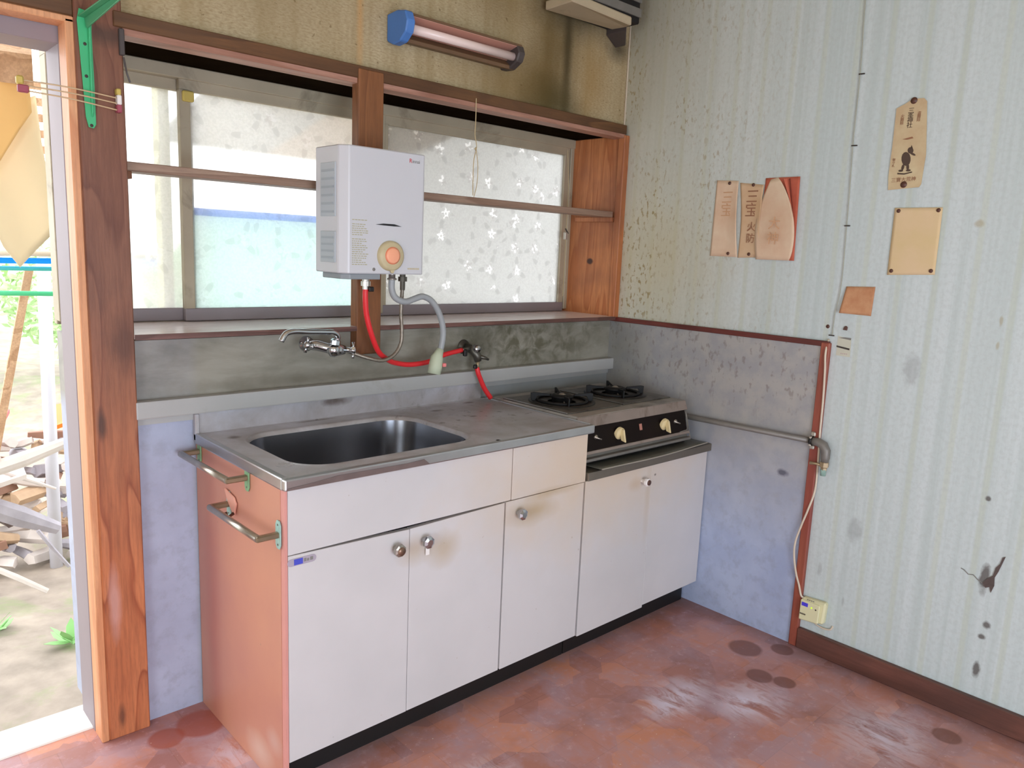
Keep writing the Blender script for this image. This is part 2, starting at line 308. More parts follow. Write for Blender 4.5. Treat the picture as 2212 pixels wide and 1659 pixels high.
def m_steel():
    n = N('stainless_worktop', .34, .8); p = n.pos(); x, y, z = n.sep(p)
    c = n.mix(n.ramp(n.noise(p, 6, 5, .65, .4), (.35, 0.), (.65, 1.)), srgb(204, 204, 212), srgb(176, 172, 172))
    c = n.mix(n.math('MULTIPLY', n.blob((-.86, -.12, .8), (.38, .13, .1), .5, .9, 7), .5), c, srgb(130, 116, 104))
    c = n.mix(n.math('MULTIPLY', n.ramp(n.noise(p, 30, 3), (.6, 0.), (.68, .7)), n.blob((-.9, -.2, .8), (.5, .25, .1), .4, .9, 7)), c, srgb(70, 58, 50))
    for q, r in (((-.93, -.23, .8), (.018, .012, .05)), ((-.80, -.05, .8), (.03, .012, .05)), ((-.98, -.10, .8), (.03, .015, .05)), ((-1.38, -.03, .8), (.08, .012, .03)), ((-1.3, 0, .85), (.06, .05, .02)), ((-1.66,-.1,.8),(.02,.02,.05))):
        c = n.mix(n.math('MULTIPLY', n.blob(q, r, .4, .6, 30), .75), c, srgb(84, 62, 46))
    n.col(c); n.set(n.b.inputs['Metallic'], n.ramp(n.noise(p, 5, 4), (.35, .45), (.7, .2)))
    n.rough(n.ramp(n.noise(p, 8, 5), (.3, .26), (.7, .5))); n.bump(n.noise(n.map(p, scale=(.3, 8, 1)), 60, 3), .05, .001); return n.m
M['steel'] = m_steel()
M['basin'] = plain('brushed_basin_steel', srgb(150, 152, 158), .24, .95, var=.25, scale=7)
M['steel_edge'] = plain('polished_steel_edge', srgb(190, 190, 190), .28, .9, var=.12, scale=14)
M['chrome'] = plain('chrome', srgb(200, 204, 208), .16, 1., var=.1, scale=30)
M['chrome_old'] = plain('dull_chrome', srgb(186, 180, 170), .3, .9, var=.2, scale=40)
def m_door(name, c0, c1, patches=()):
    n = N(name, .42, 0, .45); p = n.pos()
    c = n.mix(n.ramp(n.noise(p, 3, 4), (.35, 0.), (.65, 1.)), c0, c1)
    c = n.mix(n.ramp(n.noise(p, 60, 2, .5), (.76, 0.), (.8, .5)), c, srgb(150, 130, 110))
    for q, r, k, cc in patches: c = n.mix(n.math('MULTIPLY', n.blob(q, r, .3, .85, 10), k), c, cc)
    n.col(c); return n.m
TAN = srgb(178, 154, 116)
M['door'] = m_door('cream_laminate', srgb(208, 204, 204), srgb(200, 197, 197),
    [((-.62, -.52, .70), (.75, .2, .36), .8, srgb(210, 188, 162)), ((-1.36, -.52, .545), (.07, .1, .05), .5, TAN), ((-1.27, -.52, .53), (.07, .1, .06), .55, TAN), ((-.93, -.52, .565), (.12, .1, .05), .7, srgb(176, 150, 108)), ((-.86, -.52, .61), (.14, .1, .02), .6, TAN),  # first entry: broad warm tone over the upper right; others are small spots
     ((-.44, -.52, .56), (.05, .1, .03), .5, srgb(186, 160, 130)), ((-.333, -.52, .576), (.008, .1, .006), .9, srgb(80, 60, 46)), ((-.37, -.52, .5), (.02, .1, .2), .25, TAN)])
M['terracotta'] = m_door('terracotta_painted_side', srgb(202, 144, 118), srgb(192, 134, 116),
    [((-1.73, -.38, .05), (.1, .09, .06), .6, srgb(216, 190, 176)), ((-1.73, -.1, .3), (.1, .06, .6), .4, srgb(178, 96, 84)), ((-1.73, -.46, .12), (.1, .05, .04), .5, srgb(210, 180, 170))])
M['pink_edge'] = plain('pinkish_board_edge', srgb(214, 150, 140), .5, var=.08)
M['black'] = plain('black_toe_kick', srgb(22, 20, 20), .5, var=.2)
M['dark'] = plain('dark_cabinet_inside', srgb(24, 20, 18), .8)
M['heater'] = plain('light_grey_enamel', srgb(204, 205, 209), .35, var=.03, scale=4)
M['heater_side'] = plain('grey_enamel_side', srgb(176, 184, 190), .4, var=.04, scale=6)
M['heater_vent'] = plain('pale_blue_grey_louvre', srgb(160, 168, 176), .5)
M['heater_base'] = plain('bluish_grey_plastic', srgb(140, 146, 150), .5)
M['dial'] = plain('yellowed_dial', srgb(200, 186, 148), .45, var=.12, scale=30)
M['orange'] = plain('pale_orange_button', srgb(244, 170, 134), .4)
M['orange_ring'] = plain('orange_ring', srgb(226, 128, 92), .4)
M['ink'] = plain('dark_print', srgb(62, 54, 48), .7)
M['inkgrey'] = plain('grey_print', srgb(128, 126, 120), .6)
M['inkgold'] = plain('yellowed_label_print', srgb(176, 172, 140), .6)
M['inkred'] = plain('red_print', srgb(200, 40, 50), .5)
M['slot'] = plain('black_slot', srgb(30, 30, 34), .5)
M['redhose'] = plain('red_rubber_gas_hose', srgb(226, 44, 50), .4)
M['greyhose'] = plain('grey_ribbed_hose', srgb(156, 160, 162), .45)
M['braid'] = plain('braided_steel_hose', srgb(148, 138, 124), .4, .6, var=.35, scale=90)
M['sock'] = plain('pale_green_rubber_nozzle', srgb(190, 198, 172), .6, var=.08)
M['pinkclip'] = plain('pink_clip', srgb(236, 130, 130), .5)
M['blackrub'] = plain('black_rubber', srgb(18, 16, 16), .5)
M['tap'] = plain('grey_metal_tap', srgb(96, 92, 84), .4, .7, var=.2, scale=30)
M['stovetop'] = plain('greasy_steel_stove_top', srgb(176, 170, 162), .4, .4, var=.25, scale=8, dirt=srgb(84, 72, 60), dirt_lo=.5)
M['stoveband'] = plain('greasy_steel_front_band', srgb(156, 142, 132), .45, .35, var=.15, scale=12, dirt=srgb(96, 80, 66), dirt_lo=.56)
M['stoveblack'] = plain('black_control_panel', srgb(24, 14, 10), .45, var=.3, scale=12, spec=.15)
M['iron'] = plain('black_cast_iron', srgb(18, 17, 17), .6, .3, var=.3, scale=30)
M['drip'] = plain('dark_drip_pan', srgb(52, 48, 44), .4, .6, var=.4, scale=16)
M['knobcream'] = plain('yellowed_cream_plastic', srgb(228, 208, 158), .4, var=.15, scale=40)
M['badge'] = plain('pinkish_badge', srgb(176, 120, 104), .5)
M['gal'] = plain('grey_painted_gas_pipe', srgb(136, 132, 126), .5, .4, var=.15, scale=20)
M['gal2'] = plain('light_metal_clamp', srgb(186, 180, 166), .45, .5, var=.1)
M['tealcap'] = plain('pale_teal_cap', srgb(146, 178, 166), .5)
M['brass'] = plain('worn_brass_valve', srgb(176, 156, 124), .4, .5, var=.2, scale=40)
M['alarm'] = plain('pale_yellow_plastic', srgb(226, 222, 180), .45)
M['bluedisp'] = plain('violet_blue_display', srgb(78, 66, 214), .4)
n = N('green_indicator_light'); n.col(srgb(170, 220, 40)); n.b.inputs['Emission Color'].default_value = srgb(170, 230, 30); n.b.inputs['Emission Strength'].default_value = 1.2; M['led'] = n.m
M['cord'] = plain('cream_cable', srgb(214, 200, 180), .5)
M['cordgrey'] = plain('thin_grey_cable', srgb(170, 172, 156), .5)
M['brown'] = plain('brown_pin', srgb(86, 52, 40), .4)
M['green'] = plain('green_painted_steel', srgb(70, 186, 126), .4, var=.12, scale=10)
M['greenin'] = plain('darker_green_steel', srgb(66, 150, 106), .45)
M['bluecap'] = plain('blue_plastic_end_cap', srgb(80, 130, 200), .5, var=.08)
M['lamphouse'] = plain('brown_fluorescent_housing', srgb(112, 84, 58), .5, var=.15, scale=10)
M['lampreflect'] = plain('pinkish_reflector', srgb(206, 156, 138), .3, .2)
M['tube'] = plain('white_fluorescent_tube', srgb(240, 218, 210), .25)
M['darkgrey'] = plain('dark_grey_socket', srgb(74, 66, 64), .5)
M['fanwhite'] = plain('grimy_white_fan_hood', srgb(190, 174, 144), .5, var=.12, dirt=srgb(120, 100, 72), dirt_lo=.6)
M['string'] = plain('pale_string', srgb(190, 170, 130), .7)
M['band'] = plain('beige_rubber_cord', srgb(206, 178, 140), .6)
M['yellow'] = plain('yellow_plastic', srgb(200, 176, 90), .5)
M['white'] = plain('white_plastic', srgb(236, 230, 226), .5)
M['pinkp'] = plain('magenta_plastic', srgb(160, 74, 90), .5)
M['shelf'] = wood('greybrown_shelf_board', srgb(168, 142, 122), srgb(140, 110, 92), 'x', 6., .55)
# paper
def m_paper(name, c, c2, sc=9.):
    n = N(name, .8, 0, .15); p = n.pos(); n.col(n.mix(n.ramp(n.noise(p, sc, 4, .6), (.35, 0.), (.65, 1.)), c, c2)); return n.m
M['p_pale'] = m_paper('faded_peach_paper', srgb(228, 204, 176), srgb(218, 184, 154))
M['p_mid'] = m_paper('tan_peach_paper', srgb(214, 184, 150), srgb(204, 168, 130))
M['p_red'] = m_paper('faded_red_paper', srgb(208, 116, 92), srgb(180, 92, 70))
M['p_old'] = m_paper('browned_paper', srgb(212, 196, 158), srgb(194, 166, 130))
M['p_yel'] = m_paper('yellowed_paper', srgb(216, 192, 146), srgb(222, 196, 158))
M['p_brown'] = m_paper('brown_orange_paper', srgb(200, 152, 114), srgb(186, 132, 96), 30)
M['ink_p'] = plain('faded_brown_ink', srgb(150, 104, 76), .8); M['ink_f'] = plain('very_faded_ink', srgb(206, 160, 122), .8); M['ink_d'] = plain('dark_brown_ink', srgb(84, 66, 54), .8)
# frosted window glass
def m_glass(name, rough, trans, seed, k):
    n = N(name); t = n.t; t.nodes.remove(n.b); out = [x for x in t.nodes if x.type == 'OUTPUT_MATERIAL'][0]
    p = n.map(n.pos(), loc=(seed, 0, seed*.7)); x, y, z = n.sep(p); flat = n.n('ShaderNodeCombineXYZ'); n.set(flat.inputs[0], x); n.set(flat.inputs[1], z)
    k_ = k
    def motif(scale, rad, k, amp, keep, ph):
        v = n.vor(flat.outputs[0], scale, rand=.75); sub = n.n('ShaderNodeVectorMath', operation='SUBTRACT'); n.set(sub.inputs[0], flat.outputs[0]); n.set(sub.inputs[1], v.outputs['Position'])
        a, b, _ = n.sep(sub.outputs[0]); rr = n.math('SQRT', n.math('ADD', n.math('MULTIPLY', a, a), n.math('MULTIPLY', b, b))); c = n.sep(v.outputs['Color'])
        th = n.math('ADD', n.math('ARCTAN2', b, a), n.math('MULTIPLY', c[1], 6.28)); lim = n.math('MULTIPLY', n.math('ADD', n.math('MULTIPLY', n.math('COSINE', n.math('MULTIPLY', th, k)), amp), 1-amp), rad)
        inn = n.math('LESS_THAN', rr, lim); core = n.math('GREATER_THAN', rr, rad*ph); return n.math('MULTIPLY', n.math('MULTIPLY', inn, core), n.math('LESS_THAN', c[0], keep)), c, th, rr
    fl, c, th, rr = motif(8.2, .022, 5., .28, .66, .22)
    half = n.ramp(n.noise(flat.outputs[0], 40, 2), (.47, 0.), (.52, 1.))
    # leaves: thin lobes reaching out past the petals
    lf = n.math('MULTIPLY', n.math('MULTIPLY', n.math('LESS_THAN', rr, n.math('MULTIPLY', n.math('POWER', n.math('ABSOLUTE', n.math('COSINE', n.math('MULTIPLY', th, 1.5))), 6.), .058)), n.math('GREATER_THAN', rr, .028)), n.math('LESS_THAN', c[0], .8))
    grain = n.noise(n.pos(), 160, 2)
    base = n.mix(n.ramp(grain, (.4, 0.), (.6, 1.)), (.80*k, .80*k, .79*k, 1), (.86*k, .86*k, .85*k, 1))
    tint = n.mix(n.math('MULTIPLY', lf, .8), base, (.74*k, .74*k, .73*k, 1)); tint = n.mix(fl, tint, n.mix(half, (.77*k, .76*k, .75*k, 1), (min(1, 1.08*k), min(1, 1.08*k), min(1, 1.08*k), 1)))
    r = n.n('ShaderNodeBsdfRefraction'); n.set(r.inputs['Color'], tint); n.set(r.inputs['Roughness'], rough); r.inputs['IOR'].default_value = 1.2
    tl = n.n('ShaderNodeBsdfTranslucent'); n.set(tl.inputs['Color'], tint)
    g = n.n('ShaderNodeBsdfGlossy'); g.inputs['Roughness'].default_value = .35; g.inputs['Color'].default_value = (.8, .8, .8, 1)
    m1 = n.n('ShaderNodeMixShader'); m1.inputs[0].default_value = trans; t.links.new(r.outputs[0], m1.inputs[1]); t.links.new(tl.outputs[0], m1.inputs[2])
    m2 = n.n('ShaderNodeMixShader'); m2.inputs[0].default_value = .04; t.links.new(m1.outputs[0], m2.inputs[1]); t.links.new(g.outputs[0], m2.inputs[2])
    t.links.new(m2.outputs[0], out.inputs[0]); return n.m
M['glass_left'] = m_glass('frosted_flower_glass_left', .17, .45, .3, 1.15)
M['glass_right'] = m_glass('frosted_flower_glass_right', .25, .6, 1.1, .74)
# ================================================================== SETTING
LX0, RX, YF, ZC = -4.1, 0.0, -4.2, 2.42
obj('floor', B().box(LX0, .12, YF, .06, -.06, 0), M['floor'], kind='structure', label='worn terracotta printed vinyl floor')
obj('ceiling', B().box(LX0, .12, YF, .3, ZC, ZC+.05), M['ceil'], kind='structure')
wr = obj('wall_right', B().box(0, .12, YF, .32, 0, ZC), M['wp_right'], kind='structure', label='pale green striped wallpaper wall')
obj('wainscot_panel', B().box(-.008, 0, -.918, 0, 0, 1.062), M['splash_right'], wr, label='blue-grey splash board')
# back wall: lower part, header part, right reveal, left part beyond the door
wb = obj('wall_back', B().box(-1.98, 0, 0, .30, 1.83, ZC).box(-2.0, 0, 0.0, .30, ZC-.01, ZC), M['wp_back'], kind='structure', label='grimy beige wallpaper wall above the windows')
obj('splash_board', B().box(-1.98, 0, 0, .30, 0, 1.06), M['splash_back'], wb, label='grey splash board below the sill')
obj('door_lintel_wall', B().box(LX0, -1.98, .0, .12, 1.83, ZC), M['wp_back'], wb)
obj('wall_section_beyond_door', B().box(LX0, -2.95, .0, .12, 0, 1.83), M['plaster'], wb)
wl = obj('wall_left', B().box(LX0-.1, LX0, YF, .12, 1.75, ZC).box(LX0-.1, LX0, -1.6, .12, 0, 1.75).box(LX0-.1, LX0, YF, -2.9, 0, 1.75).box(LX0-.1, LX0, -2.9, -1.6, 0, .5), M['plaster'], kind='structure')
wf = obj('wall_front', B().box(LX0, .12, YF-.1, YF, 1.8, ZC).box(LX0, -3.3, YF-.1, YF, 0, 1.8).box(-1.5, .12, YF-.1, YF, 0, 1.8), M['plaster'], kind='structure')  # openings in the unseen walls sized to set the light level
# posts, beams, trims
obj('trim_1', B().box(-1.982, -1.88, -.03, .12, 0, ZC, .003), M['post_left'], kind='structure', label='thick brown cedar post between door and windows')
obj('trim_2', B().box(-1.246, -1.16, -.04, 0, .993, 1.83, .003), M['post'], kind='structure', label='brown post board between the two windows')
hb = obj('trim_3', B().box(-1.9, -.02, -.035, .02, 1.803, 1.838, .002), M['beam'], kind='structure', label='dark brown header beam over the windows')
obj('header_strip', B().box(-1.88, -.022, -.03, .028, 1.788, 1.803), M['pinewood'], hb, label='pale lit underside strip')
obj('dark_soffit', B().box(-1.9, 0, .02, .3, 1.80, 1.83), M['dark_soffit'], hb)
obj('trim_4', B().box(-1.884, 0, -.032, 0, .860, .906, .004, 2).box(-1.884, 0, -.006, 0, .84, .865), M['ledge'], kind='structure', label='pale grey pipe cover ledge along the splash board')
obj('trim_5', B().box(-.016, 0, -.94, .0, 1.060, 1.078, .002), M['trimdark'], kind='structure', label='maroon trim on top of the right splash board')
obj('trim_6', B().box(-.018, 0, -.945, -.915, 0, 1.074, .003), M['trimred'], kind='structure', label='red-brown vertical trim at the edge of the splash board')
bb = obj('baseboard_right', B().box(-.022, 0, YF, -.945, 0, .072, .003), M['baseb'], kind='structure', label='dark brown baseboard on the right wall')
obj('reveal_board', B().box(-.022, 0, -.03, .28, 1.078, 1.80, .002), M['jamb'], hb, label='orange pine reveal board')
obj('trim_7', B().box(-.03, -.0, -.036, -.004, 1.075, 1.80, .002), M['jamb'], kind='structure', label='orange-brown jamb at the corner')
obj('trim_8', B().box(-.004, 0, -.006, -.002, 1.84, ZC), M['cord'], kind='structure', label='thin pale corner bead')
# sill
sl = obj('trim_9', B().box(-1.881, -.02, -.035, .30, 1.068, 1.080), M['sill'], kind='structure', label='pinkish window sill board')
obj('sill_edge', B().box(-1.881, -.02, -.038, -.035, 1.066, 1.080), M['sill_edge'], sl, label='brown front edge')
# windows (plane y=.27)
def window(name, x0, x1, panes, label, seed):
    w = obj(name, B().box(x0, x1, .235, .30, 1.765, 1.80, .002).box(x0, x1, .272, .30, 1.080, 1.092, .002).box(x1-.02, x1, .24, .30, 1.09, 1.77, .002).box(x0, x0+.03, .24, .30, 1.09, 1.77, .002), M['alu_win'], kind='structure', label=label)
    for i, (a, b2, y, nf) in enumerate(panes):
        f = B().box(a, b2, y, y+.022, 1.735, 1.768, .002).box(a, a+.03, y, y+.022, 1.117, 1.74, .002).box(b2-.03, b2, y, y+.022, 1.117, 1.74, .002)
        s = obj('sash', f, M['alu_win'], w)
        obj('bottom_rail', B().box(a, b2, y-.002, y+.022, 1.082, 1.119, .002), M['alu_low'], s)
        obj('glass_pane', B().box(a+.028, b2-.028, y+.009, y+.0125, 1.115, 1.738), M['glass_left' if name == 'window_1' else 'glass_right'], s)
    return w
w1 = window('window_1', -1.985, -1.0, [(-1.96, -1.612, .268, 10), (-1.655, -1.02, .244, 20)], 'left frosted glass window with flower pattern', 3)
w2 = window('window_2', -1.0, -.022, [(-.985, -.045, .244, 34)], 'right frosted glass window with flower pattern', 11)
obj('yellow_stop', B().box(-1.648, -1.617, .232, .246, 1.705, 1.734, .003), M['yellow'], w1, label='yellow cap')
# door opening frame (door_1): wooden stop, aluminium frame, lintel, threshold
d1 = obj('door_1', B().box(-2.0, -1.982, -.028, .035, 0, 1.80, .002).box(-2.95, -1.982, -.028, .035, 1.792, 1.806, .002), M['strip'], kind='structure', label='open doorway with light wood stop and aluminium frame')
obj('aluminium_frame', B().box(-2.0, -1.978, .04, .16, -.04, 1.80, .002).box(-2.95, -1.98, .04, .16, 1.755, 1.832, .002), M['alu'], d1)
obj('threshold', B().box(-2.95, -1.97, .058, .19, -.07, .004, .003), plain('pale_threshold', srgb(236, 232, 226), .5), d1, label='pale aluminium threshold')
obj('lintel_board', B().box(-2.95, -1.982, -.03, .0, 1.806, 1.9, .003), M['beam'], d1)
# ================================================================== SINK CABINET
XL, X1, X2, X3 = -1.727, -1.378, -1.044, -.706
sc = thing('sink_cabinet', (-1.21, -.26, 0), 'cream sink cabinet with three doors and terracotta left side', 'cabinet')
obj('side_panel', B().box(XL, XL+.016, -.504, -.004, 0, .775, .001), M['terracotta'], sc, label='terracotta painted side panel')
obj('side_panel', B().box(X3-.016, X3-.001, -.5, -.004, .62, .775, .001), M['door'], sc)
obj('side_panel', B().box(X3-.016, X3-.004, -.47, -.004, .09, .618, .001), M['dark'], sc)
obj('cabinet_body', B().box(XL+.018, X3-.018, -.47, -.46, .085, .60).box(XL+.018, X3-.018, -.49, -.01, .085, .10), M['dark'], sc)
obj('toe_kick', B().box(XL+.018, X3-.0, -.466, -.452, 0, .088), M['black'], sc)
obj('edge_strip', B().box(XL+.001, XL+.009, -.523, -.505, .005, .775, .001), M['pink_edge'], sc, label='pinkish front edge of the side panel')
obj('apron_panel', B().box(XL+.01, -1.0245, -.522, -.504, .616, .775, .0012), M['door'], sc)
obj('drawer_front', B().box(-1.0225, X3+.001, -.524, -.504, .616, .7715, .0012), M['door'], sc)
def door(b, parent): return obj('door', b, M['door'], parent)
dA = door(B().prism([(XL+.01, -.522, .09), (X1-.001, -.522, .09), (X1-.001, -.522, .606), (XL+.01, -.522, .6145)], (0, .017, 0), .001), sc)
dB = door(B().prism([(X1+.001, -.521, .09), (X2-.0025, -.521, .09), (X2-.0025, -.521, .612), (X1+.001, -.521, .606)], (0, .017, 0), .001), sc)
dC = door(B().prism([(X2+.003, -.522, .09), (X3-.002, -.522, .09), (X3-.002, -.522, .614), (X2+.003, -.522, .613)], (0, .017, 0), .001), sc)
def knob(x, z, mat, parent, label, face=None, y0=-.522, s=1.):
    k = obj('knob', B().lathe([(.008*s, 0), (.008*s, .008), (.013*s, .012), (.0175*s, .02), (.0165*s, .027), (.009*s, .031), (0, .031)], (x, y0, z), (0, -1, 0), 8, smooth=False), mat, parent, label=label)
    if face: obj('knob_face', B().lathe([(.0115*s, .0305), (.011*s, .033), (0, .033)], (x, y0, z), (0, -1, 0), 12), face, k)
    return k
M['knob_brown'] = plain('worn_brown_chrome', srgb(150, 120, 100), .35, .6, var=.4, scale=60)
knob(-1.424, .566, M['chrome_old'], dA, 'worn brownish faceted knob', M['knob_brown'])
kB = knob(-1.334, .567, M['chrome'], dB, 'chrome faceted knob with tape hanging')
obj('tape_tail', B().box(-1.331, -1.319, -.529, -.528, .525, .556), M['white'], kB)
knob(-.995, .573, M['chrome'], dC, 'bluish chrome faceted knob')
st = obj('maker_sticker', B().prism([(-1.7105+.08*0+.012*math.cos(t)*.75, -.5226, .5975+.009*math.sin(t)) for t in [math.pi*.5+math.pi*i/6 for i in range(7)]]+[(-1.655+.012*math.cos(t)*.75, -.5226, .5975+.009*math.sin(t)) for t in [-math.pi*.5+math.pi*i/6 for i in range(7)]], (0, -.0006, 0)), plain('grey_lilac_sticker', srgb(170, 160, 172), .5), dA, label='small pill-shaped grey sticker')
obj('sticker_print', B().box(-1.703, -1.681, -.5240, -.5232, .5905, .6045), plain('blue_print', srgb(70, 78, 190), .5), st)
sd = B()
for i, w_ in enumerate((.006, .005, .007)): sd.box(-1.678+i*.008, -1.678+i*.008+w_, -.5239, -.5232, .594, .600 if i % 2 else .602)
obj('sticker_lettering', sd, M['inkgrey'], st)
# worktop with basin
wt = thing('sink_worktop', (-1.2, -.27, .775), 'stainless steel sink worktop with recessed rectangular basin', 'worktop')
XA, XB, YA, YB, ZT = -1.733, -.694, -.541, -.004, .803
bx0, bx1, by0, by1 = -1.655, -1.105, -.478, -.092
def rrect(x0, x1, y0, y1, r, n=10):
    out = []
    for cx, cy, a0 in ((x1-r, y1-r, 0), (x0+r, y1-r, 90), (x0+r, y0+r, 180), (x1-r, y0+r, 270)):
        for i in range(n+1):
            a = math.radians(a0+90*i/n); out.append((cx+r*math.cos(a), cy+r*math.sin(a)))
    return out
def bridge(bm, a, b, sm=True):
    n = len(a)
    for k in range(n):
        f = bm.faces.new((a[k], a[(k+1) % n], b[(k+1) % n], b[k])); f.smooth = sm
t = B(); bm = t.bm
def loop(pts, z): return [bm.verts.new((p[0], p[1], z)) for p in pts]
hole = rrect(bx0-.006, bx1+.006, by0-.006, by1+.006, .10)
# outer loop: project the rounded corners outward to the rectangle corner
def outer(h, x0, x1, y0, y1):
    out = []; n = len(h)//4
    cs = [(x1, y1), (x0, y1), (x0, y0), (x1, y0)]
    for q in range(4):
        for i in range(n):
            p = h[q*n+i]; f = i/(n-1); c = cs[q]
            if q == 0: e = (x1, p[1]) if f < .5 else (p[0], y1)
            elif q == 1: e = (p[0], y1) if f < .5 else (x0, p[1])
            elif q == 2: e = (x0, p[1]) if f < .5 else (p[0], y0)
            else: e = (p[0], y0) if f < .5 else (x1, p[1])
            if abs(f-.5) < .5/(n-1): e = c
            out.append(e)
    return out
XM = -1.085   # sheet around basin spans XA..XM, drainer XM..XB
o1 = loop(outer(hole, XA+.014, XM, YA+.016, YB-.002), ZT-.002); h1 = loop(hole, ZT-.002)
bridge(bm, o1, h1, False)
lp = [(0, -.002), (.003, .0005), (.008, -.004), (.011, -.014)]
prev = h1
for d, dz in lp[1:]:
    nx = loop(rrect(bx0-.006+d, bx1+.006-d, by0-.006+d, by1+.006-d, .10-d*.6), ZT+dz); bridge(bm, prev, nx); prev = nx
rim_end = prev
for v in (0,):
    pass
obj('top_sheet', t, M['steel'], wt)
t = B(); bm = t.bm; prev = loop(rrect(bx0+.005, bx1-.005, by0+.005, by1-.005, .094), ZT-.013)
for d, dz in ((.010, -.06), (.016, -.12), (.024, -.155), (.042, -.172), (.075, -.178)):
    nx = loop(rrect(bx0+d, bx1-d, by0+d, by1-d, max(.03, .094-d*.35)), ZT+dz); bridge(bm, prev, nx); prev = nx
cc = [bm.verts.new((-1.38+.045*math.cos(2*math.pi*k/44), -.285+.045*math.sin(2*math.pi*k/44), ZT-.184)) for k in range(44)]
# align start angle of the drain ring with the rounded rectangle
bridge(bm, prev, cc)
basin = obj('basin', t, M['basin'], wt, label='deep brushed steel basin')
obj('drain_strainer', B().lathe([(.045, 0), (.04, -.006), (.036, -.012), (0, -.014)], (-1.38, -.285, ZT-.183), (0, 0, 1), 24), M['chrome_old'], basin)
obj('drainer_sheet', B().box(XM, XB-.006, YA+.016, YB-.002, ZT-.006, ZT-.0035).box(XM-.0, XM+.012, YA+.016, YB-.002, ZT-.0035, ZT-.002).box(XM, XB-.006, YA+.016, YA+.03, ZT-.0035, ZT-.002).box(XM+.012, XB-.006, -.02, YB-.002, ZT-.0035, ZT-.002), M['steel'], wt)
obj('front_edge', B().box(XA, XB, YA, YA+.018, .776, ZT, .004, 2), M['steel_edge'], wt)
obj('left_edge', B().box(XA, XA+.016, YA+.018, YB, .774, ZT+.001, .004, 2), M['steel_edge'], wt)
obj('right_edge', B().box(XB-.008, XB, YA+.018, YB, .776, ZT+.0015, .003, 2), M['steel_edge'], wt)
obj('backsplash', B().box(XA+.004, XB-.02, -.012, -.003, ZT-.004, .862, .002).box(XA, XA+.012, -.02, -.003, ZT-.02, .858, .002), M['steel'], wt)
obj('dark_overlay', B().prism([(-1.727, YA-.0006, .7785), (-1.334, YA-.0006, .7785), (-1.352, YA-.0006, .794), (-1.40, YA-.0006, .791), (-1.60, YA-.0006, .793), (-1.66, YA-.0006, .787), (-1.727, YA-.0006, .783)], (0, -.0004, 0)), plain('brown_grey_strip', srgb(112, 96, 92), .5, var=.25, scale=25), wt, label='irregular brown-grey strip on the front edge')  # thin darker strip with an uneven top along the front edge
# ================================================================== STOVE CABINET
sb = thing('stove_cabinet', (-.36, -.26, 0), 'low cream two-door cabinet carrying the gas stove', 'cabinet')
G0, G1, GM = -.702, -.014, -.353
obj('cabinet_body', B().box(G0+.002, G0+.014, -.480, -.004, .088, .612).box(G1-.014, G1, -.504, -.004, .088, .612).box(G0+.014, G1-.014, -.504, -.496, .088, .612).box(G0+.014, G1-.014, -.496, -.004, .088, .1), M['door'], sb)
obj('toe_kick', B().box(G0, G1-.01, -.466, -.452, 0, .087).box(G1-.024, G1-.01, -.452, -.02, 0, .087), M['black'], sb)
e1 = obj('door', B().box(G0+.003, GM-.0008, -.522, -.505, .084, .615, .001), M['door'], sb)
e2 = obj('door', B().box(GM+.0008, G1, -.521, -.505, .092, .615, .001), M['door'], sb)
knob(-.408, .567, M['white'], e1, 'white knob with dark brown face', M['brown'], s=.85)
obj('steel_top', B().box(G0+.001, -.003, -.533, -.002, .617, .645, .003, 2), plain('dull_steel_shelf_top', srgb(124, 116, 104), .45, .5, var=.25, scale=9), sb, label='dull stainless top')
# tray under the stove
def trayP(u, v):
    x = -.665+u*.60; yf = -.558+.02*(u-.35)**2; yb = -.34; y = yf+(yb-yf)*v
    return Vector((x, y, .6495+.006*(1-v)*(math.cos(u*6)*.35+.65)+.004*u))
mtr = obj('metal_tray', B().sheet(trayP, (0, 0, 1), .0022, 20, 8), plain('greasy_grey_tray', srgb(120, 120, 110), .4, .5, var=.3, scale=12), label='thin greasy metal tray sliding out from under the gas stove', cat='tray')
obj('tray_rim', B().tube([trayP(u/20, 0)+Vector((0, 0, .0015)) for u in range(21)], .0022, 6), M['gal2'], mtr, label='paler rolled front rim')
# ================================================================== GAS STOVE
gs = thing('gas_stove', (-.40, -.27, .646), 'two-burner gas stove with black panel and cream knobs', 'stove')
GX0, GX1 = -.69, -.112
yt, ybm = -.468, -.508   # front leans out toward the bottom
ZS = .812
obj('stove_body', B().prism([(GX0, -.455, .79), (GX0, -.495, .672), (GX0, -.06, .672), (GX0, -.06, .79)], (GX1-GX0, 0, 0), .002), plain('grey_stove_side', srgb(128, 124, 116), .45, .4, var=.25, scale=12), gs)
for x in (GX0+.04, GX1-.05):
    for y in (-.44, -.1): obj('foot', B().lathe([(.012, 0), (.014, .02), (.01, .028)], (x, y, .646), (0, 0, 1), 10), M['blackrub'], gs)
obj('top_plate', B().box(GX0-.004, GX1+.004, yt, -.05, .786, ZS, .005, 2), M['stovetop'], gs)
obj('front_band', B().prism([(GX0-.004, yt-.001, ZS-.002), (GX0-.004, -.482, .778), (GX0-.004, -.468, .778), (GX0-.004, yt+.012, ZS-.002)], (GX1-GX0+.008, 0, 0), .0015), M['stoveband'], gs)
def slant(z): return ybm+(z-.66)/(.80-.66)*(yt-.006-ybm)
cp = obj('control_panel', B().prism([(GX0, slant(.778), .778), (GX0, slant(.704), .704), (GX0, slant(.704)+.012, .704), (GX0, slant(.778)+.012, .778)], (GX1-GX0-.012, 0, 0), .001), M['stoveblack'], gs, label='black control panel')
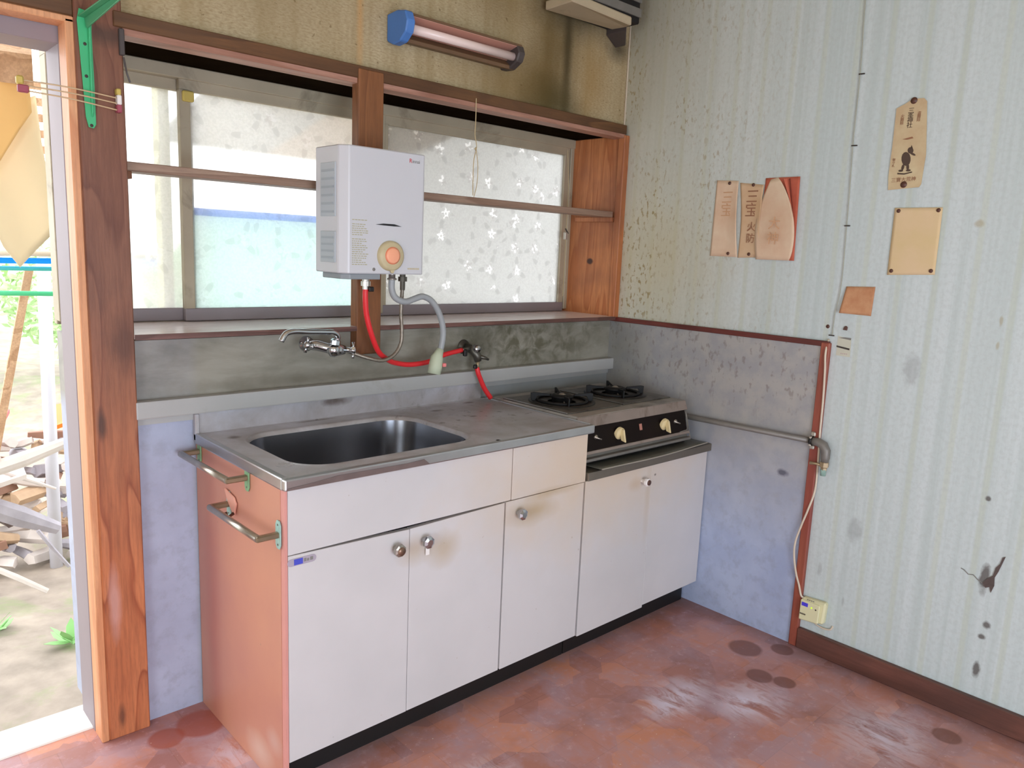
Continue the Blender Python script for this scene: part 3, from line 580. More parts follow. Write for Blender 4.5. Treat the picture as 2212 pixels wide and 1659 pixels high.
obj('chrome_edge', B().tube([(GX1-.014, slant(.776)-.001, .776), (GX1-.009, slant(.76)-.001, .762), (GX1-.009, slant(.72)-.001, .716), (GX1-.016, slant(.706)-.001, .706), (GX1-.06, slant(.704)-.001, .704)], .0016, 6), M['chrome_old'], cp)
obj('lower_rail', B().prism([(GX0, slant(.703)-.003, .703), (GX0, slant(.694)-.004, .694), (GX0, slant(.694)+.01, .694), (GX0, slant(.703)+.01, .703)], (GX1-GX0-.004, 0, 0), .001), M['stoveband'], gs, label='greasy lower rail')
obj('drip_tray_lip', B().box(GX0, GX1-.004, -.508, -.47, .676, .681, .001).box(GX0, GX1-.004, -.511, -.507, .672, .681, .001), M['gal'], gs)
obj('gap_shade', B().box(GX0+.01, GX1-.01, -.488, -.47, .66, .695), M['dark'], gs)  # solid dark block imitating the shade inside the gap
obj('side_rod', B().tube([(GX1+.001, yt+.002, ZS-.008), (GX1+.001, slant(.68), .678)], .002, 6), M['chrome_old'], gs)
ndir = Vector((0, -(.80-.66), -(yt-.006-ybm))).normalized()
def on_panel(x, z, d=0.): return Vector((x, slant(z), z))+ndir*d
for x in (-.512, -.262):
    k = B().lathe([(.021, 0), (.021, .010), (.019, .013), (0, .013)], on_panel(x, .744), ndir, 20)
    kn = obj('knob', k, M['knobcream'], cp, label='yellowed cream knob')
    obj('knob_grip', B().prism([on_panel(x-.0035, .744-.0205, .012), on_panel(x+.0035, .744-.0205, .012), on_panel(x+.0035, .744+.0205, .012), on_panel(x-.0035, .744+.0205, .012)], ndir*.019, .001), M['knobcream'], kn)
obj('badge', B().prism([on_panel(-.398, .738, 0), on_panel(-.384, .738, 0), on_panel(-.384, .759, 0), on_panel(-.398, .759, 0)], ndir*.002, .0005), M['badge'], cp, label='small pinkish badge')
for x in (-.627, -.192):
    lv = obj('lever', B().lathe([(.008, 0), (.008, .004), (.004, .006), (.004, .01), (0, .01)], on_panel(x, .744), ndir, 12), M['chrome_old'], cp, label='small metal lever')
    obj('lever_tip', B().tube([on_panel(x, .744, .008), on_panel(x+.016, .739, .012)], .0025, 8), M['chrome_old'], lv)
M['white_bit'] = plain('pale_crumb', srgb(200, 170, 150), .7)
for (bx, by, hx) in ((-.555, -.262, .12), (-.262, -.258, .12)):
    bp_ = obj('drip_pan', B().box(bx-.138, bx+.138, by-.155, by+.155, ZS-.001, ZS+.004, .003, 2), plain('dull_drip_pan', srgb(112, 108, 100), .4, .5, var=.35, scale=14, dirt=srgb(52, 46, 40), dirt_lo=.5), gs)
    obj('pan_edge', B().box(bx-.1385, bx-.1355, by-.155, by+.155, ZS+.0035, ZS+.0055), M['steel_edge'], gs)
    obj('pan_ring', B().lathe([(.118, 0), (.118, .004), (.10, .004), (.05, .001), (.03, .001)], (bx, by, ZS+.003), (0, 0, 1), 32), M['drip'], bp_)
    br_ = obj('burner', B().lathe([(.036, 0), (.036, .014), (.040, .017), (.040, .023), (.030, .027), (.014, .027), (.014, .02), (0, .02)], (bx, by, ZS+.003), (0, 0, 1), 28), M['iron'], gs)
    obj('burner_cap', B().lathe([(.013, .021), (.013, .026), (.006, .030), (0, .030)], (bx, by, ZS+.003), (0, 0, 1), 14), M['chrome_old'], br_)
    ring = [(bx+.088*math.cos(a), by+.088*math.sin(a), ZS+.010) for a in [2*math.pi*i/36 for i in range(37)]]
    gr = obj('pot_grate', B().tube(ring, .0052, 8, cap=False), M['iron'], gs)
    for k in range(4):
        a = math.pi/4+k*math.pi/2+.2; ux, uy = math.cos(a), math.sin(a); px, py = -uy*.0026, ux*.0026
        prof = [(.110, .006), (.112, .034), (.100, .036), (.045, .030), (.042, .023), (.090, .025), (.096, .006)]
        obj('grate_arm', B().prism([(bx+ux*r-px, by+uy*r-py, ZS+h) for r, h in prof], (2*px, 2*py, 0), .001), M['iron'], gr)
    for k in range(2):
        a = k*math.pi+.9; obj('igniter', B().tube([(bx+.05*math.cos(a), by+.05*math.sin(a), ZS+.012), (bx+.075*math.cos(a), by+.075*math.sin(a), ZS+.006)], .003, 8), M['chrome_old'], br_)
# ================================================================== WATER HEATER
wh = thing('water_heater', (-1.245, -.12, 1.245), 'white wall-mounted instantaneous water heater with orange dial button', 'water heater')
HX0, HX1, HY, HZ0, HZ1 = -1.392, -1.118, -.20, 1.246, 1.590
b = B(); prof = [(HX0, -.052), (HX0, -.176), (HX0+.02, HY), (HX1-.006, HY), (HX1, HY+.006), (HX1, -.052)]
b.prism([(x, y, HZ0) for x, y in prof], (0, 0, HZ1-HZ0), .003)
obj('case', b, M['heater'], wh)
obj('mounting_plate', B().box(HX0+.03, HX1-.03, -.052, -.041, HZ0+.02, HZ1-.03), M['gal'], wh)
for i in range(2):
    z0, z1 = (1.275, 1.36) if i == 0 else (1.40, 1.545)
    pl = obj('side_panel', B().box(HX0-.003, HX0+.001, -.165, -.085, z0, z1, .001), M['heater_side'], wh)
    sl_ = B()
    for k in range(6 if i else 4):
        zz = z0+.010+k*(z1-z0-.012)/(6 if i else 4); sl_.box(HX0-.0045, HX0-.002, -.158, -.092, zz, zz+.006)
    obj('louvre', sl_, M['heater_vent'], pl)
obj('base_cover', B().prism([(HX0+.012, -.17, HZ0), (HX0+.03, -.19, HZ0), (-1.262, -.19, HZ0), (-1.262, -.07, HZ0), (HX0+.012, -.07, HZ0)], (0, 0, -.016), .002), M['heater_base'], wh)
obj('flame_window', B().prism([(-1.287, HY-.0002, 1.384), (-1.262, HY-.0002, 1.3875), (-1.225, HY-.0002, 1.3875), (-1.199, HY-.0002, 1.382), (-1.225, HY-.0002, 1.3815), (-1.262, HY-.0002, 1.3825)], (0, -.0012, 0)), M['slot'], wh, label='narrow black slot')
dl = obj('dial', B().lathe([(.043, 0), (.042, .010), (.036, .014), (0, .014)], (-1.238, HY, 1.298), (0, -1, 0), 32), M['dial'], wh, label='yellowed round dial')
obj('dial_pointer', B().prism([(-1.244, HY-.005, 1.262), (-1.226, HY-.005, 1.262), (-1.231, HY-.005, 1.249), (-1.238, HY-.005, 1.249)], (0, -.006, 0), .001), M['dial'], dl)
obj('dial_ring', B().lathe([(.0245, .014), (.0245, .0165), (.021, .0165)], (-1.238, HY, 1.299), (0, -1, 0), 28), M['orange_ring'], dl)
obj('dial_button', B().lathe([(.0225, .014), (.022, .0185), (.018, .020), (0, .020)], (-1.238, HY, 1.299), (0, -1, 0), 28), M['orange'], dl, label='pale orange push button')
obj('screw', B().lathe([(.005, 0), (.004, .002), (0, .002)], (-1.291, HY, 1.259), (0, -1, 0), 12), M['inkgrey'], wh)
text_mesh('logo', 'R', .0165, M['inkred'], on_front(-1.172, 1.568, HY-.0006), wh)
text_mesh('logo_lettering', 'innai', .0145, M['inkgrey'], on_front(-1.1665, 1.5675, HY-.0006), wh, align='LEFT')
lab = B(); rnd = random.Random(5)
for i in range(22):
    z = 1.392-.0055*i*1.05; x = -1.362
    if i in (1, 8): continue
    while x < -1.318-(.012 if i % 4 == 3 else 0):
        w_ = rnd.uniform(.003, .009); lab.box(x, x+w_, HY-.0007, HY-.0002, z, z+.0024); x += w_+.0022
obj('instruction_print', lab, M['inkgold'], wh, label='yellowed fine print')
lab = B(); x = -1.176
while x < -1.135: w_ = rnd.uniform(.002, .005); lab.box(x, x+w_, HY-.0007, HY-.0002, 1.2605, 1.265); x += w_+.0015
obj('model_print', lab, M['dial'], wh)
# fittings under the heater
f1 = obj('gas_inlet', B().lathe([(.010, 0), (.010, .012), (.014, .012), (.014, .026), (.009, .026), (.009, .036)], (-1.267, -.12, HZ0-.012), (0, 0, -1), 12, smooth=False), M['chrome_old'], wh)
obj('hose_clamp', B().box(-1.262, -1.246, -.134, -.122, 1.192, 1.206, .002), M['blackrub'], f1)
obj('water_inlet', B().lathe([(.009, 0), (.009, .010), (.014, .010), (.014, .024), (.008, .024), (.008, .05)], (-1.137, -.12, HZ0), (0, 0, -1), 8, smooth=False), M['tap'], wh)
obj('water_outlet', B().lathe([(.010, 0), (.010, .012), (.014, .014), (.014, .018), (.009, .018)], (-1.196, -.15, HZ0), (0, 0, -1), 12), M['chrome_old'], wh)
# hoses
obj('red_gas_hose', B().tube([(-1.267, -.12, 1.200), (-1.268, -.12, 1.178), (-1.260, -.115, 1.123), (-1.238, -.11, 1.060), (-1.202, -.095, 1.005), (-1.151, -.075, .974), (-1.116, -.062, .962), (-1.062, -.06, .953), (-.989, -.06, .957), (-.923, -.055, .975), (-.840, -.05, .987)], .0082, 14, 6), M['redhose'], label='long red rubber gas hose looping from heater to wall tap', cat='hose')
obj('red_gas_hose', B().tube([(-.782, -.064, .925), (-.777, -.066, .905), (-.767, -.066, .885), (-.748, -.068, .849), (-.722, -.075, .812)], .0085, 14, 6), M['redhose'], label='short red rubber gas hose dropping from wall tap to stove', cat='hose')
obj('braided_water_hose', B().tube([(-1.137, -.12, 1.21), (-1.139, -.12, 1.177), (-1.141, -.12, 1.120), (-1.137, -.12, 1.078), (-1.139, -.12, 1.035), (-1.160, -.118, 1.000), (-1.199, -.112, .982), (-1.248, -.10, .992), (-1.30, -.075, 1.012)], .0062, 12, 8, corr=.12), M['braid'], label='thin braided metal water hose between heater and faucet', cat='hose')
gh = obj('outlet_hose', B().tube([(-1.196, -.15, 1.236), (-1.196, -.15, 1.20), (-1.183, -.152, 1.174), (-1.150, -.155, 1.163), (-1.115, -.155, 1.172), (-1.085, -.155, 1.178), (-1.050, -.155, 1.162), (-1.019, -.155, 1.120), (-1.004, -.155, 1.069), (-1.010, -.155, 1.02), (-1.022, -.155, .985)], .0098, 14, 8, corr=.05), M['greyhose'], label='grey curved outlet hose under the heater with pale rubber nozzle', cat='hose')
obj('nozzle', B().tube([(-1.013, -.155, 1.012), (-1.021, -.155, .995), (-1.026, -.155, .985), (-1.031, -.155, .960), (-1.036, -.155, .935)], [.011, .0155, .020, .0215, .021], 18), M['sock'], gh, label='pale green rubber nozzle')
obj('nozzle_clip', B().box(-1.012, -1.0, -.172, -.160, .957, .968, .001), M['pinkclip'], gh)
# wall gas tap
gt = thing('gas_tap', (-.795, -.03, .93), 'grey metal double gas tap on the splash board', 'tap')
obj('flange', B().lathe([(.026, 0), (.024, .006), (.014, .009), (.014, .02)], (-.793, -.0, .99), (0, -1, 0), 20), M['tap'], gt)
obj('tap_body', B().tube([(-.793, -.015, .99), (-.790, -.05, .985), (-.778, -.058, .965), (-.774, -.06, .945)], [.015, .017, .015, .012], 14), M['tap'], gt)
obj('tap_cap', B().lathe([(.013, 0), (.014, .02), (.010, .026), (0, .026)], (-.786, -.05, .99), (0, -1, 0), 16), M['chrome'], gt, label='shiny round cap')
obj('tap_lever', B().tube([(-.772, -.062, .962), (-.748, -.068, .956), (-.735, -.07, .950)], [.008, .006, .004], 10), M['tap'], gt)
obj('hose_nozzle', B().tube([(-.845, -.05, .987), (-.80, -.048, .99)], .0075, 10), M['tap'], gt)
obj('hose_nozzle', B().tube([(-.774, -.06, .95), (-.781, -.063, .918)], .0065, 10), M['brass'], gt)
obj('hose_clip', B().box(-.838, -.824, -.064, -.05, .966, .990, .003), M['blackrub'], gt); obj('hose_clip', B().box(-.80, -.785, -.074, -.062, .921, .936, .003), M['blackrub'], gt)
# faucet
fa = thing('wall_faucet', (-1.37, -.08, .98), 'chrome wall-mounted mixer faucet with long curved spout and cross handles', 'faucet')
obj('flange', B().lathe([(.024, 0), (.022, .006), (.012, .010), (.012, .05)], (-1.395, 0, 1.03), (0, -1, 0), 20), M['chrome'], fa)
obj('faucet_body', B().tube([(-1.42, -.06, 1.034), (-1.395, -.065, 1.033), (-1.372, -.085, 1.026), (-1.350, -.10, 1.022), (-1.325, -.10, 1.020)], [.013, .016, .015, .020, .013], 16), M['chrome'], fa)
obj('valve_cone', B().lathe([(.019, 0), (.021, .008), (.012, .024), (0, .028)], (-1.362, -.10, 1.028), (0, -.3, -1), 16), M['chrome'], fa)
obj('spout_collar', B().lathe([(.012, 0), (.015, .004), (.015, .016), (.010, .022)], (-1.362, -.11, 1.034), (.15, 0, 1), 8, smooth=False), M['chrome'], fa)
obj('spout', B().tube([(-1.359, -.112, 1.045), (-1.356, -.116, 1.062), (-1.372, -.12, 1.075), (-1.402, -.122, 1.078), (-1.455, -.128, 1.081), (-1.500, -.13, 1.084), (-1.524, -.13, 1.078), (-1.538, -.13, 1.058)], .0082, 14, 8), M['chrome'], fa, label='long curved spout')
def cross(c, ax, r, parent, mat):
    c = Vector(c); ax = Vector(ax).normalized(); a = ax.orthogonal().normalized(); b2 = ax.cross(a)
    h = obj('cross_handle', B().lathe([(.008, 0), (.008, .016), (.011, .018), (.011, .028), (.005, .031), (0, .031)], c, ax, 12), mat, parent)
    for k in range(4):
        t_ = .5+k*math.pi/2; d = a*math.cos(t_)+b2*math.sin(t_); obj('handle_arm', B().tube([c+ax*.023, c+ax*.023+d*r*.6, c+ax*.022+d*r], [.0042, .0035, .0052], 8), mat, h)
cross((-1.322, -.10, 1.020), (1, -.55, -.05), .024, fa, M['chrome']); cross((-1.418, -.07, 1.036), (-1, -.7, .1), .022, fa, M['chrome'])
# towel bars
def bar(y0, y1, za, zb, xb, label):
    t_ = thing('towel_bar', (XL-.03, (y0+y1)/2, min(za, zb)), label, 'towel bar', 'towel bars on the cabinet side')
    obj('bar', B().tube([(xb, y0, za), (xb, y1, zb)], .0085, 12), M['chrome_old'], t_)
    for y, z in ((y0, za), (y1, zb)):
        yy = y+(.008 if y == y1 else -.008)*0
        obj('bar_arm', B().prism([(xb-.006, yy-.007, z-.007), (xb-.006, yy+.007, z-.007), (xb-.006, yy+.007, z+.007), (xb-.006, yy-.007, z+.007)], (XL-xb+.005, 0, 0), .003), plain('dull_brass_arm', srgb(150, 136, 112), .35, .7, var=.2, scale=40), t_)
        pl = obj('mounting_plate', B().prism([(XL-.001, yy-.012, z+.010-.034), (XL-.001, yy-.006, z-.034), (XL-.001, yy+.006, z-.034), (XL-.001, yy+.012, z-.024), (XL-.001, yy+.012, z+.024), (XL-.001, yy+.006, z+.034), (XL-.001, yy-.006, z+.034), (XL-.001, yy-.012, z+.024)], (-.003, 0, 0), .0005), M['plate_'+('g' if za > .72 else 'b')], t_, label='verdigris-stained screw plate')
        for dz in (-.024, .024): obj('screw', B().lathe([(.003, 0), (0, .0015)], (XL-.004, yy, z+dz), (-1, 0, 0), 8), M['tap'], pl)
M['plate_g'] = plain('green_stained_plate', srgb(140, 186, 140), .5, .2, var=.3, scale=40); M['plate_b'] = plain('teal_stained_plate', srgb(168, 208, 198), .5, .2, var=.25, scale=60)
bar(-.034, -.336, .757, .759, -1.778, 'upper brass-coloured towel bar near the steel worktop edge')
bar(-.225, -.50, .662, .664, -1.778, 'lower brass-coloured towel bar closer to the front')
hk = obj('adhesive_hook', B().prism([(XL-.001, -.205, .700), (XL-.001, -.262, .690), (XL-.001, -.275, .675), (XL-.001, -.262, .640), (XL-.001, -.225, .668)], (-.006, 0, 0), .002), plain('pink_beige_plastic', srgb(220, 160, 140), .5), label='small pinkish adhesive hook between the two towel bars', cat='hook')
obj('hook_tip', B().tube([(XL-.006, -.262, .648), (XL-.022, -.262, .640), (XL-.026, -.262, .654)], .004, 8), M['brown'], hk)
# ================================================================== shelf slat across windows
sf = thing('shelf_board', (-1.0, -.0, 1.47), 'narrow grey-brown shelf board across both windows', 'shelf')
obj('board', B().box(-1.88, -.032, .0, .075, 1.480, 1.503, .002), M['shelf'], sf)
obj('support_block', B().box(-1.88, -1.862, .0, .06, 1.462, 1.480, .001), M['post'], sf); obj('support_block', B().box(-.03-.012, -.0225, -.0, .2, 1.462, 1.480, .001), M['jamb'], sf)
# ================================================================== gas pipe on right wall
gp = thing('gas_pipe', (-.03, -.72, .65), 'grey gas pipe with elbow and valve on the right wall', 'pipe')
obj('pipe', B().tube([(-.032, -.20, .738), (-.032, -.45, .733), (-.030, -.935, .742)], .0098, 14), M['gal'], gp)
obj('elbow', B().tube([(-.030, -.925, .742), (-.030, -.95, .742), (-.030, -.968, .735), (-.030, -.978, .718), (-.030, -.979, .695), (-.030, -.978, .678)], [.013, .0145, .0155, .0155, .0145, .012], 16), M['gal'], gp)
obj('pipe_collar', B().tube([(-.030, -.922, .742), (-.030, -.930, .742)], .0165, 14), M['blackrub'], gp)
obj('pipe_clamp', B().box(-.026, -.018, -.934, -.918, .756, .772, .003).box(-.026, -.018, -.934, -.918, .712, .726, .003).box(-.043, -.018, -.930, -.921, .724, .758, .002), M['gal2'], gp)
obj('valve', B().lathe([(.012, 0), (.015, .003), (.015, .018), (.010, .022), (.010, .03)], (-.030, -.978, .682), (0, 0, -1), 6, smooth=False), M['brass'], gp)
obj('valve_lever', B().tube([(-.032, -.972, .668), (-.04, -.955, .671), (-.045, -.935, .670)], [.006, .004, .006], 8), M['brass'], gp)
obj('valve_cap', B().lathe([(.010, 0), (.009, .022), (0, .022)], (-.030, -.977, .655), (0, 0, -1), 12), M['tealcap'], gp)
# ================================================================== gas alarm
ga = thing('gas_alarm', (-.02, -.99, .11), 'pale yellow gas alarm with blue label low on the right wall', 'alarm')
def skewbox(y0, y1, z0, z1, dz, x0, x1): return [(x0, y0, z0), (x0, y1, z0+dz), (x0, y1, z1+dz), (x0, y0, z1)]
obj('case', B().prism([(0, -.948, .110), (0, -1.032, .117), (0, -1.036, .196), (0, -.950, .190)], (-.026, 0, 0), .006), M['alarm'], ga)
obj('front_cover', B().prism([(-.024, -.950, .112), (-.024, -1.018, .118), (-.024, -1.020, .184), (-.024, -.951, .186)], (-.010, 0, 0), .003), M['alarm'], ga)
obj('display', B().prism([(-.034, -.957, .166), (-.034, -.979, .166), (-.034, -.979, .179), (-.034, -.957, .179)], (-.001, 0, 0)), M['bluedisp'], ga, label='violet-blue label')
obj('indicator', B().lathe([(.003, 0), (0, .002)], (-.034, -.992, .168), (-1, 0, 0), 10), M['led'], ga, label='glowing green light')
obj('test_button', B().lathe([(.003, 0), (0, .002)], (-.034, -1.007, .166), (-1, 0, 0), 10), M['ink'], ga)
gb = B()
for k in range(4): gb.box(-.0275, -.0262, -.975-k*.007, -.971-k*.007, .188, .191)
gb2 = B()
for k in range(6): gb2.box(-.0352, -.034, -.956-k*.0035, -.954-k*.0035, .134, .139)
obj('small_print', gb2, M['ink'], ga); obj('speaker_slots', gb, M['inkgrey'], ga)
obj('alarm_cord', B().tube([(-.004, -.934, 1.085), (-.021, -.936, 1.04), (-.022, -.941, .98), (-.020, -.945, .88), (-.020, -.947, .77), (-.012, -.948, .66), (-.012, -.948, .57), (-.022, -.936, .50), (-.024, -.920, .44), (-.024, -.906, .38), (-.024, -.906, .33), (-.022, -.918, .27), (-.020, -.934, .225), (-.020, -.945, .192), (-.012, -.955, .185)], .0036, 8, 5), M['cord'], label='cream power cable hanging down to the gas alarm', cat='cable')
obj('alarm_cord', B().tube([(-.006, -.985, .114), (-.006, -1.005, .103), (-.006, -1.03, .099), (-.005, -1.052, .104), (-.002, -1.058, .118)], .003, 8, 5), M['cord'], label='short cable loop under the gas alarm', cat='cable')
wc = obj('wall_cable', B().tube([(-.004, -.930, 2.40), (-.004, -.930, 2.13), (-.004, -.939, 1.93), (-.004, -.941, 1.72), (-.004, -.948, 1.55), (-.004, -.951, 1.44), (-.004, -.955, 1.30), (-.004, -.952, 1.22), (-.004, -.945, 1.17), (-.004, -.944, 1.10)], .0014, 6, 5), M['cordgrey'], label='thin grey cable running up the wallpaper seam', cat='cable')
for z, y in ((1.915, -.943), (1.452, -.951), (1.70, -.945), (1.098, -.94)): obj('cable_clip', B().box(-.006, -.001, y-.010, y+.008, z-.0018, z+.0018, .0005), M['ink'], wc)
# ================================================================== papers on the right wall
def pin(p, parent, x=-.004, r=.0062): return obj('drawing_pin', B().lathe([(r, 0), (r*.8, .003), (0, .004)], (x, p[0], p[1]), (-1, 0, 0), 12), M['brown'], parent)
def quad(c, u, v):  # c: four (y,z) corners  tl tr br bl
    y = (c[0][0]*(1-u)+c[1][0]*u)*(1-v)+(c[3][0]*(1-u)+c[2][0]*u)*v; z = (c[0][1]*(1-u)+c[1][1]*u)*(1-v)+(c[3][1]*(1-u)+c[2][1]*u)*v; return y, z
def paper(name, c, mat, label, cat, curl, pins, group=None, thick=.0008, nu=14, nv=18):
    def P(u, v):
        y, z = quad(c, u, v); dx, dy = curl(u, v); return Vector((-.002-dx, y+dy, z))
    o = obj(name, B().sheet(P, (-1, 0, 0), thick, nu, nv), mat, label=label, cat=cat, group=group)
    for p in pins: pin(p, o, -.004)
    return o
G = 'paper charms pinned on the right wall'
pA = paper('paper_charm', [(-.456, 1.612), (-.545, 1.607), (-.566, 1.340), (-.452, 1.341)], M['p_pale'], 'leftmost of the three narrow peach paper charms, very faded', 'paper', lambda u, v: (.018*max(0, u-.55)**1.4*math.sin(v*3.14)*2, 0), [(-.51, 1.60), (-.528, 1.352)], G)
pB = paper('paper_charm', [(-.552, 1.600), (-.645, 1.590), (-.650, 1.342), (-.568, 1.338)], M['p_mid'], 'middle narrow tan paper charm with brushed characters', 'paper', lambda u, v: (.014*max(0, u-.5)**1.4*math.sin(v*3.14)*2, -.008*math.sin(v*3.14)*(1-u)), [(-.605, 1.591), (-.612, 1.352)], G)
pC0 = paper('paper_charm', [(-.650, 1.612), (-.777, 1.612), (-.785, 1.335), (-.640, 1.335)], M['p_red'], 'red-orange paper behind the rightmost curled charm', 'paper', lambda u, v: (.004*u, 0), [], G)
def curlC(u, v): return (.006+.022*(u**1.5)*math.sin(v*3.0+.1), .055*u*(1-v)**1.5*(u)+.012*math.sin(v*3.14)*(-(u-.3)))
pC = paper('paper_charm', [(-.672, 1.606), (-.700, 1.612), (-.768, 1.335), (-.643, 1.335)], M['p_pale'], 'rightmost peach charm curling away from its red backing', 'paper', lambda u, v: (.006+.022*u*math.sin(v*3.0+.1), (-.072*(u-.35)*math.sin(v*3.14)**.8 if u > .35 else .03*(.35-u)*math.sin(v*3.14)*2.4)), [(-.688, 1.351)], G)
obj('folded_edge', B().prism([(-.014, -.742, 1.606), (-.020, -.750, 1.606), (-.030, -.780, 1.48), (-.022, -.772, 1.48)], (-.0015, 0, 0)), plain('dark_red_fold', srgb(150, 66, 50), .8), pC0)
obj('folded_edge', B().prism([(-.012, -.722, 1.606), (-.03, -.775, 1.50), (-.012, -.783, 1.40), (-.008, -.735, 1.606)], (-.002, 0, 0)), M['p_red'], pC0)
text_mesh('lettering', '三\n宝', .05, M['ink_f'], on_right(-.507, 1.525, -.0048), pA, spacing=.9)
text_mesh('lettering', '三\n宝', .052, M['ink_p'], on_right(-.607, 1.525, -.0052), pB, spacing=.9)
text_mesh('lettering', '火\n防', .036, M['ink_p'], on_right(-.613, 1.425, -.0062), pB, spacing=1.1)
text_mesh('lettering', '大\n神', .046, M['ink_f'], on_right(-.712, 1.43, -.030), pC, spacing=1.1)
# illustrated charm, torn top
outl = [(-1.062, 1.800), (-1.088, 1.812), (-1.105, 1.823), (-1.138, 1.822), (-1.147, 1.812), (-1.155, 1.74), (-1.163, 1.66), (-1.160, 1.575), (-1.155, 1.566), (-1.066, 1.560), (-1.062, 1.60), (-1.063, 1.70)]
pD = obj('paper_charm', B().prism([(-.002, y, z) for y, z in outl], (-.0015, 0, 0)), M['p_old'], label='tall browned paper charm printed with an animal figure', cat='paper', group=G)
pin((-1.110, 1.818), pD, -.0035, .010); pin((-1.110, 1.575), pD, -.0035, .010)
fig = B()
def blobp(cy, cz, a, b2, rot, x=-.0037, k=14, th=-.0006):
    fig.prism([(x, cy+(a*math.cos(t)*math.cos(rot)-b2*math.sin(t)*math.sin(rot)), cz+(a*math.cos(t)*math.sin(rot)+b2*math.sin(t)*math.cos(rot))) for t in [2*math.pi*i/k for i in range(k)]], (th, 0, 0))
blobp(-1.108, 1.650, .013, .021, -.25); blobp(-1.118, 1.674, .008, .010, -.5, -.0039); fig.prism([(-.004, -1.117, 1.680), (-.004, -1.119, 1.690), (-.004, -1.124, 1.680)], (-.0005, 0, 0)); blobp(-1.126, 1.663, .009, .003, .5, -.0041)
blobp(-1.102, 1.626, .004, .009, .1, -.0043); blobp(-1.116, 1.626, .004, .009, -.1, -.0045); blobp(-1.097, 1.616, .007, .0032, 0, -.0041); blobp(-1.119, 1.616, .007, .0032, 0, -.0047)
fig.prism([(-.004, -1.088, 1.606), (-.004, -1.108, 1.604), (-.004, -1.130, 1.609), (-.004, -1.130, 1.6125), (-.004, -1.108, 1.608), (-.004, -1.088, 1.6105)], (-.0005, 0, 0))
obj('printed_figure', fig, M['ink_d'], pD)
text_mesh('lettering', '三\n峯\n神\n社', .018, M['ink_d'], on_right(-1.106, 1.768, -.0042), pD, spacing=.78)
text_mesh('lettering', '火\n難\n除', .011, M['ink_p'], on_right(-1.083, 1.765, -.0042), pD, spacing=.9); text_mesh('lettering', '盗\n難\n除', .011, M['ink_p'], on_right(-1.130, 1.770, -.0042), pD, spacing=.9)
text_mesh('lettering', '三寶大荒神', .0145, M['ink_p'], on_right(-1.108, 1.589, -.0042, .04), pD); text_mesh('lettering', '御\n守\n札', .009, M['ink_p'], on_right(-1.073, 1.64, -.0042), pD, spacing=1.)
obj('printed_cloud', B().prism([(-.004, -1.090, 1.708), (-.004, -1.104, 1.706), (-.004, -1.122, 1.709), (-.004, -1.118, 1.714), (-.004, -1.104, 1.711)], (-.0005, 0, 0)), M['ink_p'], pD)
pE = paper('blank_notice', [(-1.093, 1.506), (-1.229, 1.506), (-1.231, 1.310), (-1.094, 1.303)], M['p_yel'], 'blank yellowed sheet held by four corner pins', 'paper', lambda u, v: (.001, 0), [(-1.105, 1.497), (-1.218, 1.498), (-1.219, 1.321), (-1.105, 1.316)])
pF = paper('paper_scrap', [(-.972, 1.260), (-1.063, 1.264), (-1.060, 1.172), (-.962, 1.174)], M['p_brown'], 'small brown-orange paper scrap curling at its left edge', 'paper', lambda u, v: (.012*(1-u)**2*v, 0), [], nv=8)
# pins, torn corner and label remnants under the scrap
obj('drawing_pin', B().lathe([(.0065, 0), (.005, .003), (0, .004)], (0, -.924, 1.126), (-1, 0, 0), 12), M['brown'], label='round brown drawing pin left of the wallpaper cable', cat='pin')
obj('drawing_pin', B().prism([(0, -.976, 1.120), (0, -.990, 1.119), (0, -.991, 1.130), (0, -.985, 1.134), (0, -.979, 1.130)], (-.004, 0, 0), .001), M['brown'], label='half-round dark brown pin above the label remnants', cat='pin')
rem = obj('label_remnant', B().prism([(0, -.962, 1.099), (0, -1.006, 1.092), (0, -1.008, 1.034), (0, -.962, 1.035)], (-.0008, 0, 0)), m_paper('pale_label_paper', srgb(204, 204, 186), srgb(198, 198, 182)), label='pale label remnant with two dark printed bars', cat='label')
obj('printed_bar', B().prism([(-.0009, -.964, 1.093), (-.0009, -1.005, 1.089), (-.0009, -1.006, 1.096), (-.0009, -.985, 1.0965)], (-.0005, 0, 0)), M['inkgrey'], rem); obj('printed_bar', B().prism([(-.0009, -.961, 1.062), (-.0009, -1.004, 1.056), (-.0009, -1.004, 1.062), (-.0009, -.961, 1.0675)], (-.0005, 0, 0)), M['ink'], rem)
rm = B()
for k in range(4): rm.box(-.0014, -.0009, -.980-k*.006, -.977-k*.006, 1.041, 1.0445)
obj('small_print', rm, plain('faded_pink_print', srgb(186, 160, 160), .7), rem)
# torn hole with crack
tc = obj('torn_wallpaper_flap', B().prism([(0, -1.520, .520), (0, -1.513, .515), (0, -1.509, .495), (0, -1.500, .480), (0, -1.496, .455), (0, -1.482, .440), (0, -1.474, .424), (0, -1.482, .412), (0, -1.492, .418), (0, -1.497, .402), (0, -1.503, .425), (0, -1.501, .45), (0, -1.508, .47)], (-.003, 0, 0)), plain('dark_torn_edge', srgb(96, 82, 78), .8, var=.3, scale=60), label='dark torn flap in the wallpaper near the right edge', cat='wallpaper tear')
obj('crack', B().tube([(-.001, -1.472, .423), (-.001, -1.458, .430), (-.001, -1.446, .440), (-.001, -1.433, .437), (-.001, -1.42, .447), (-.001, -1.412, .449)], .0016, 5), M['inkgrey'], tc)
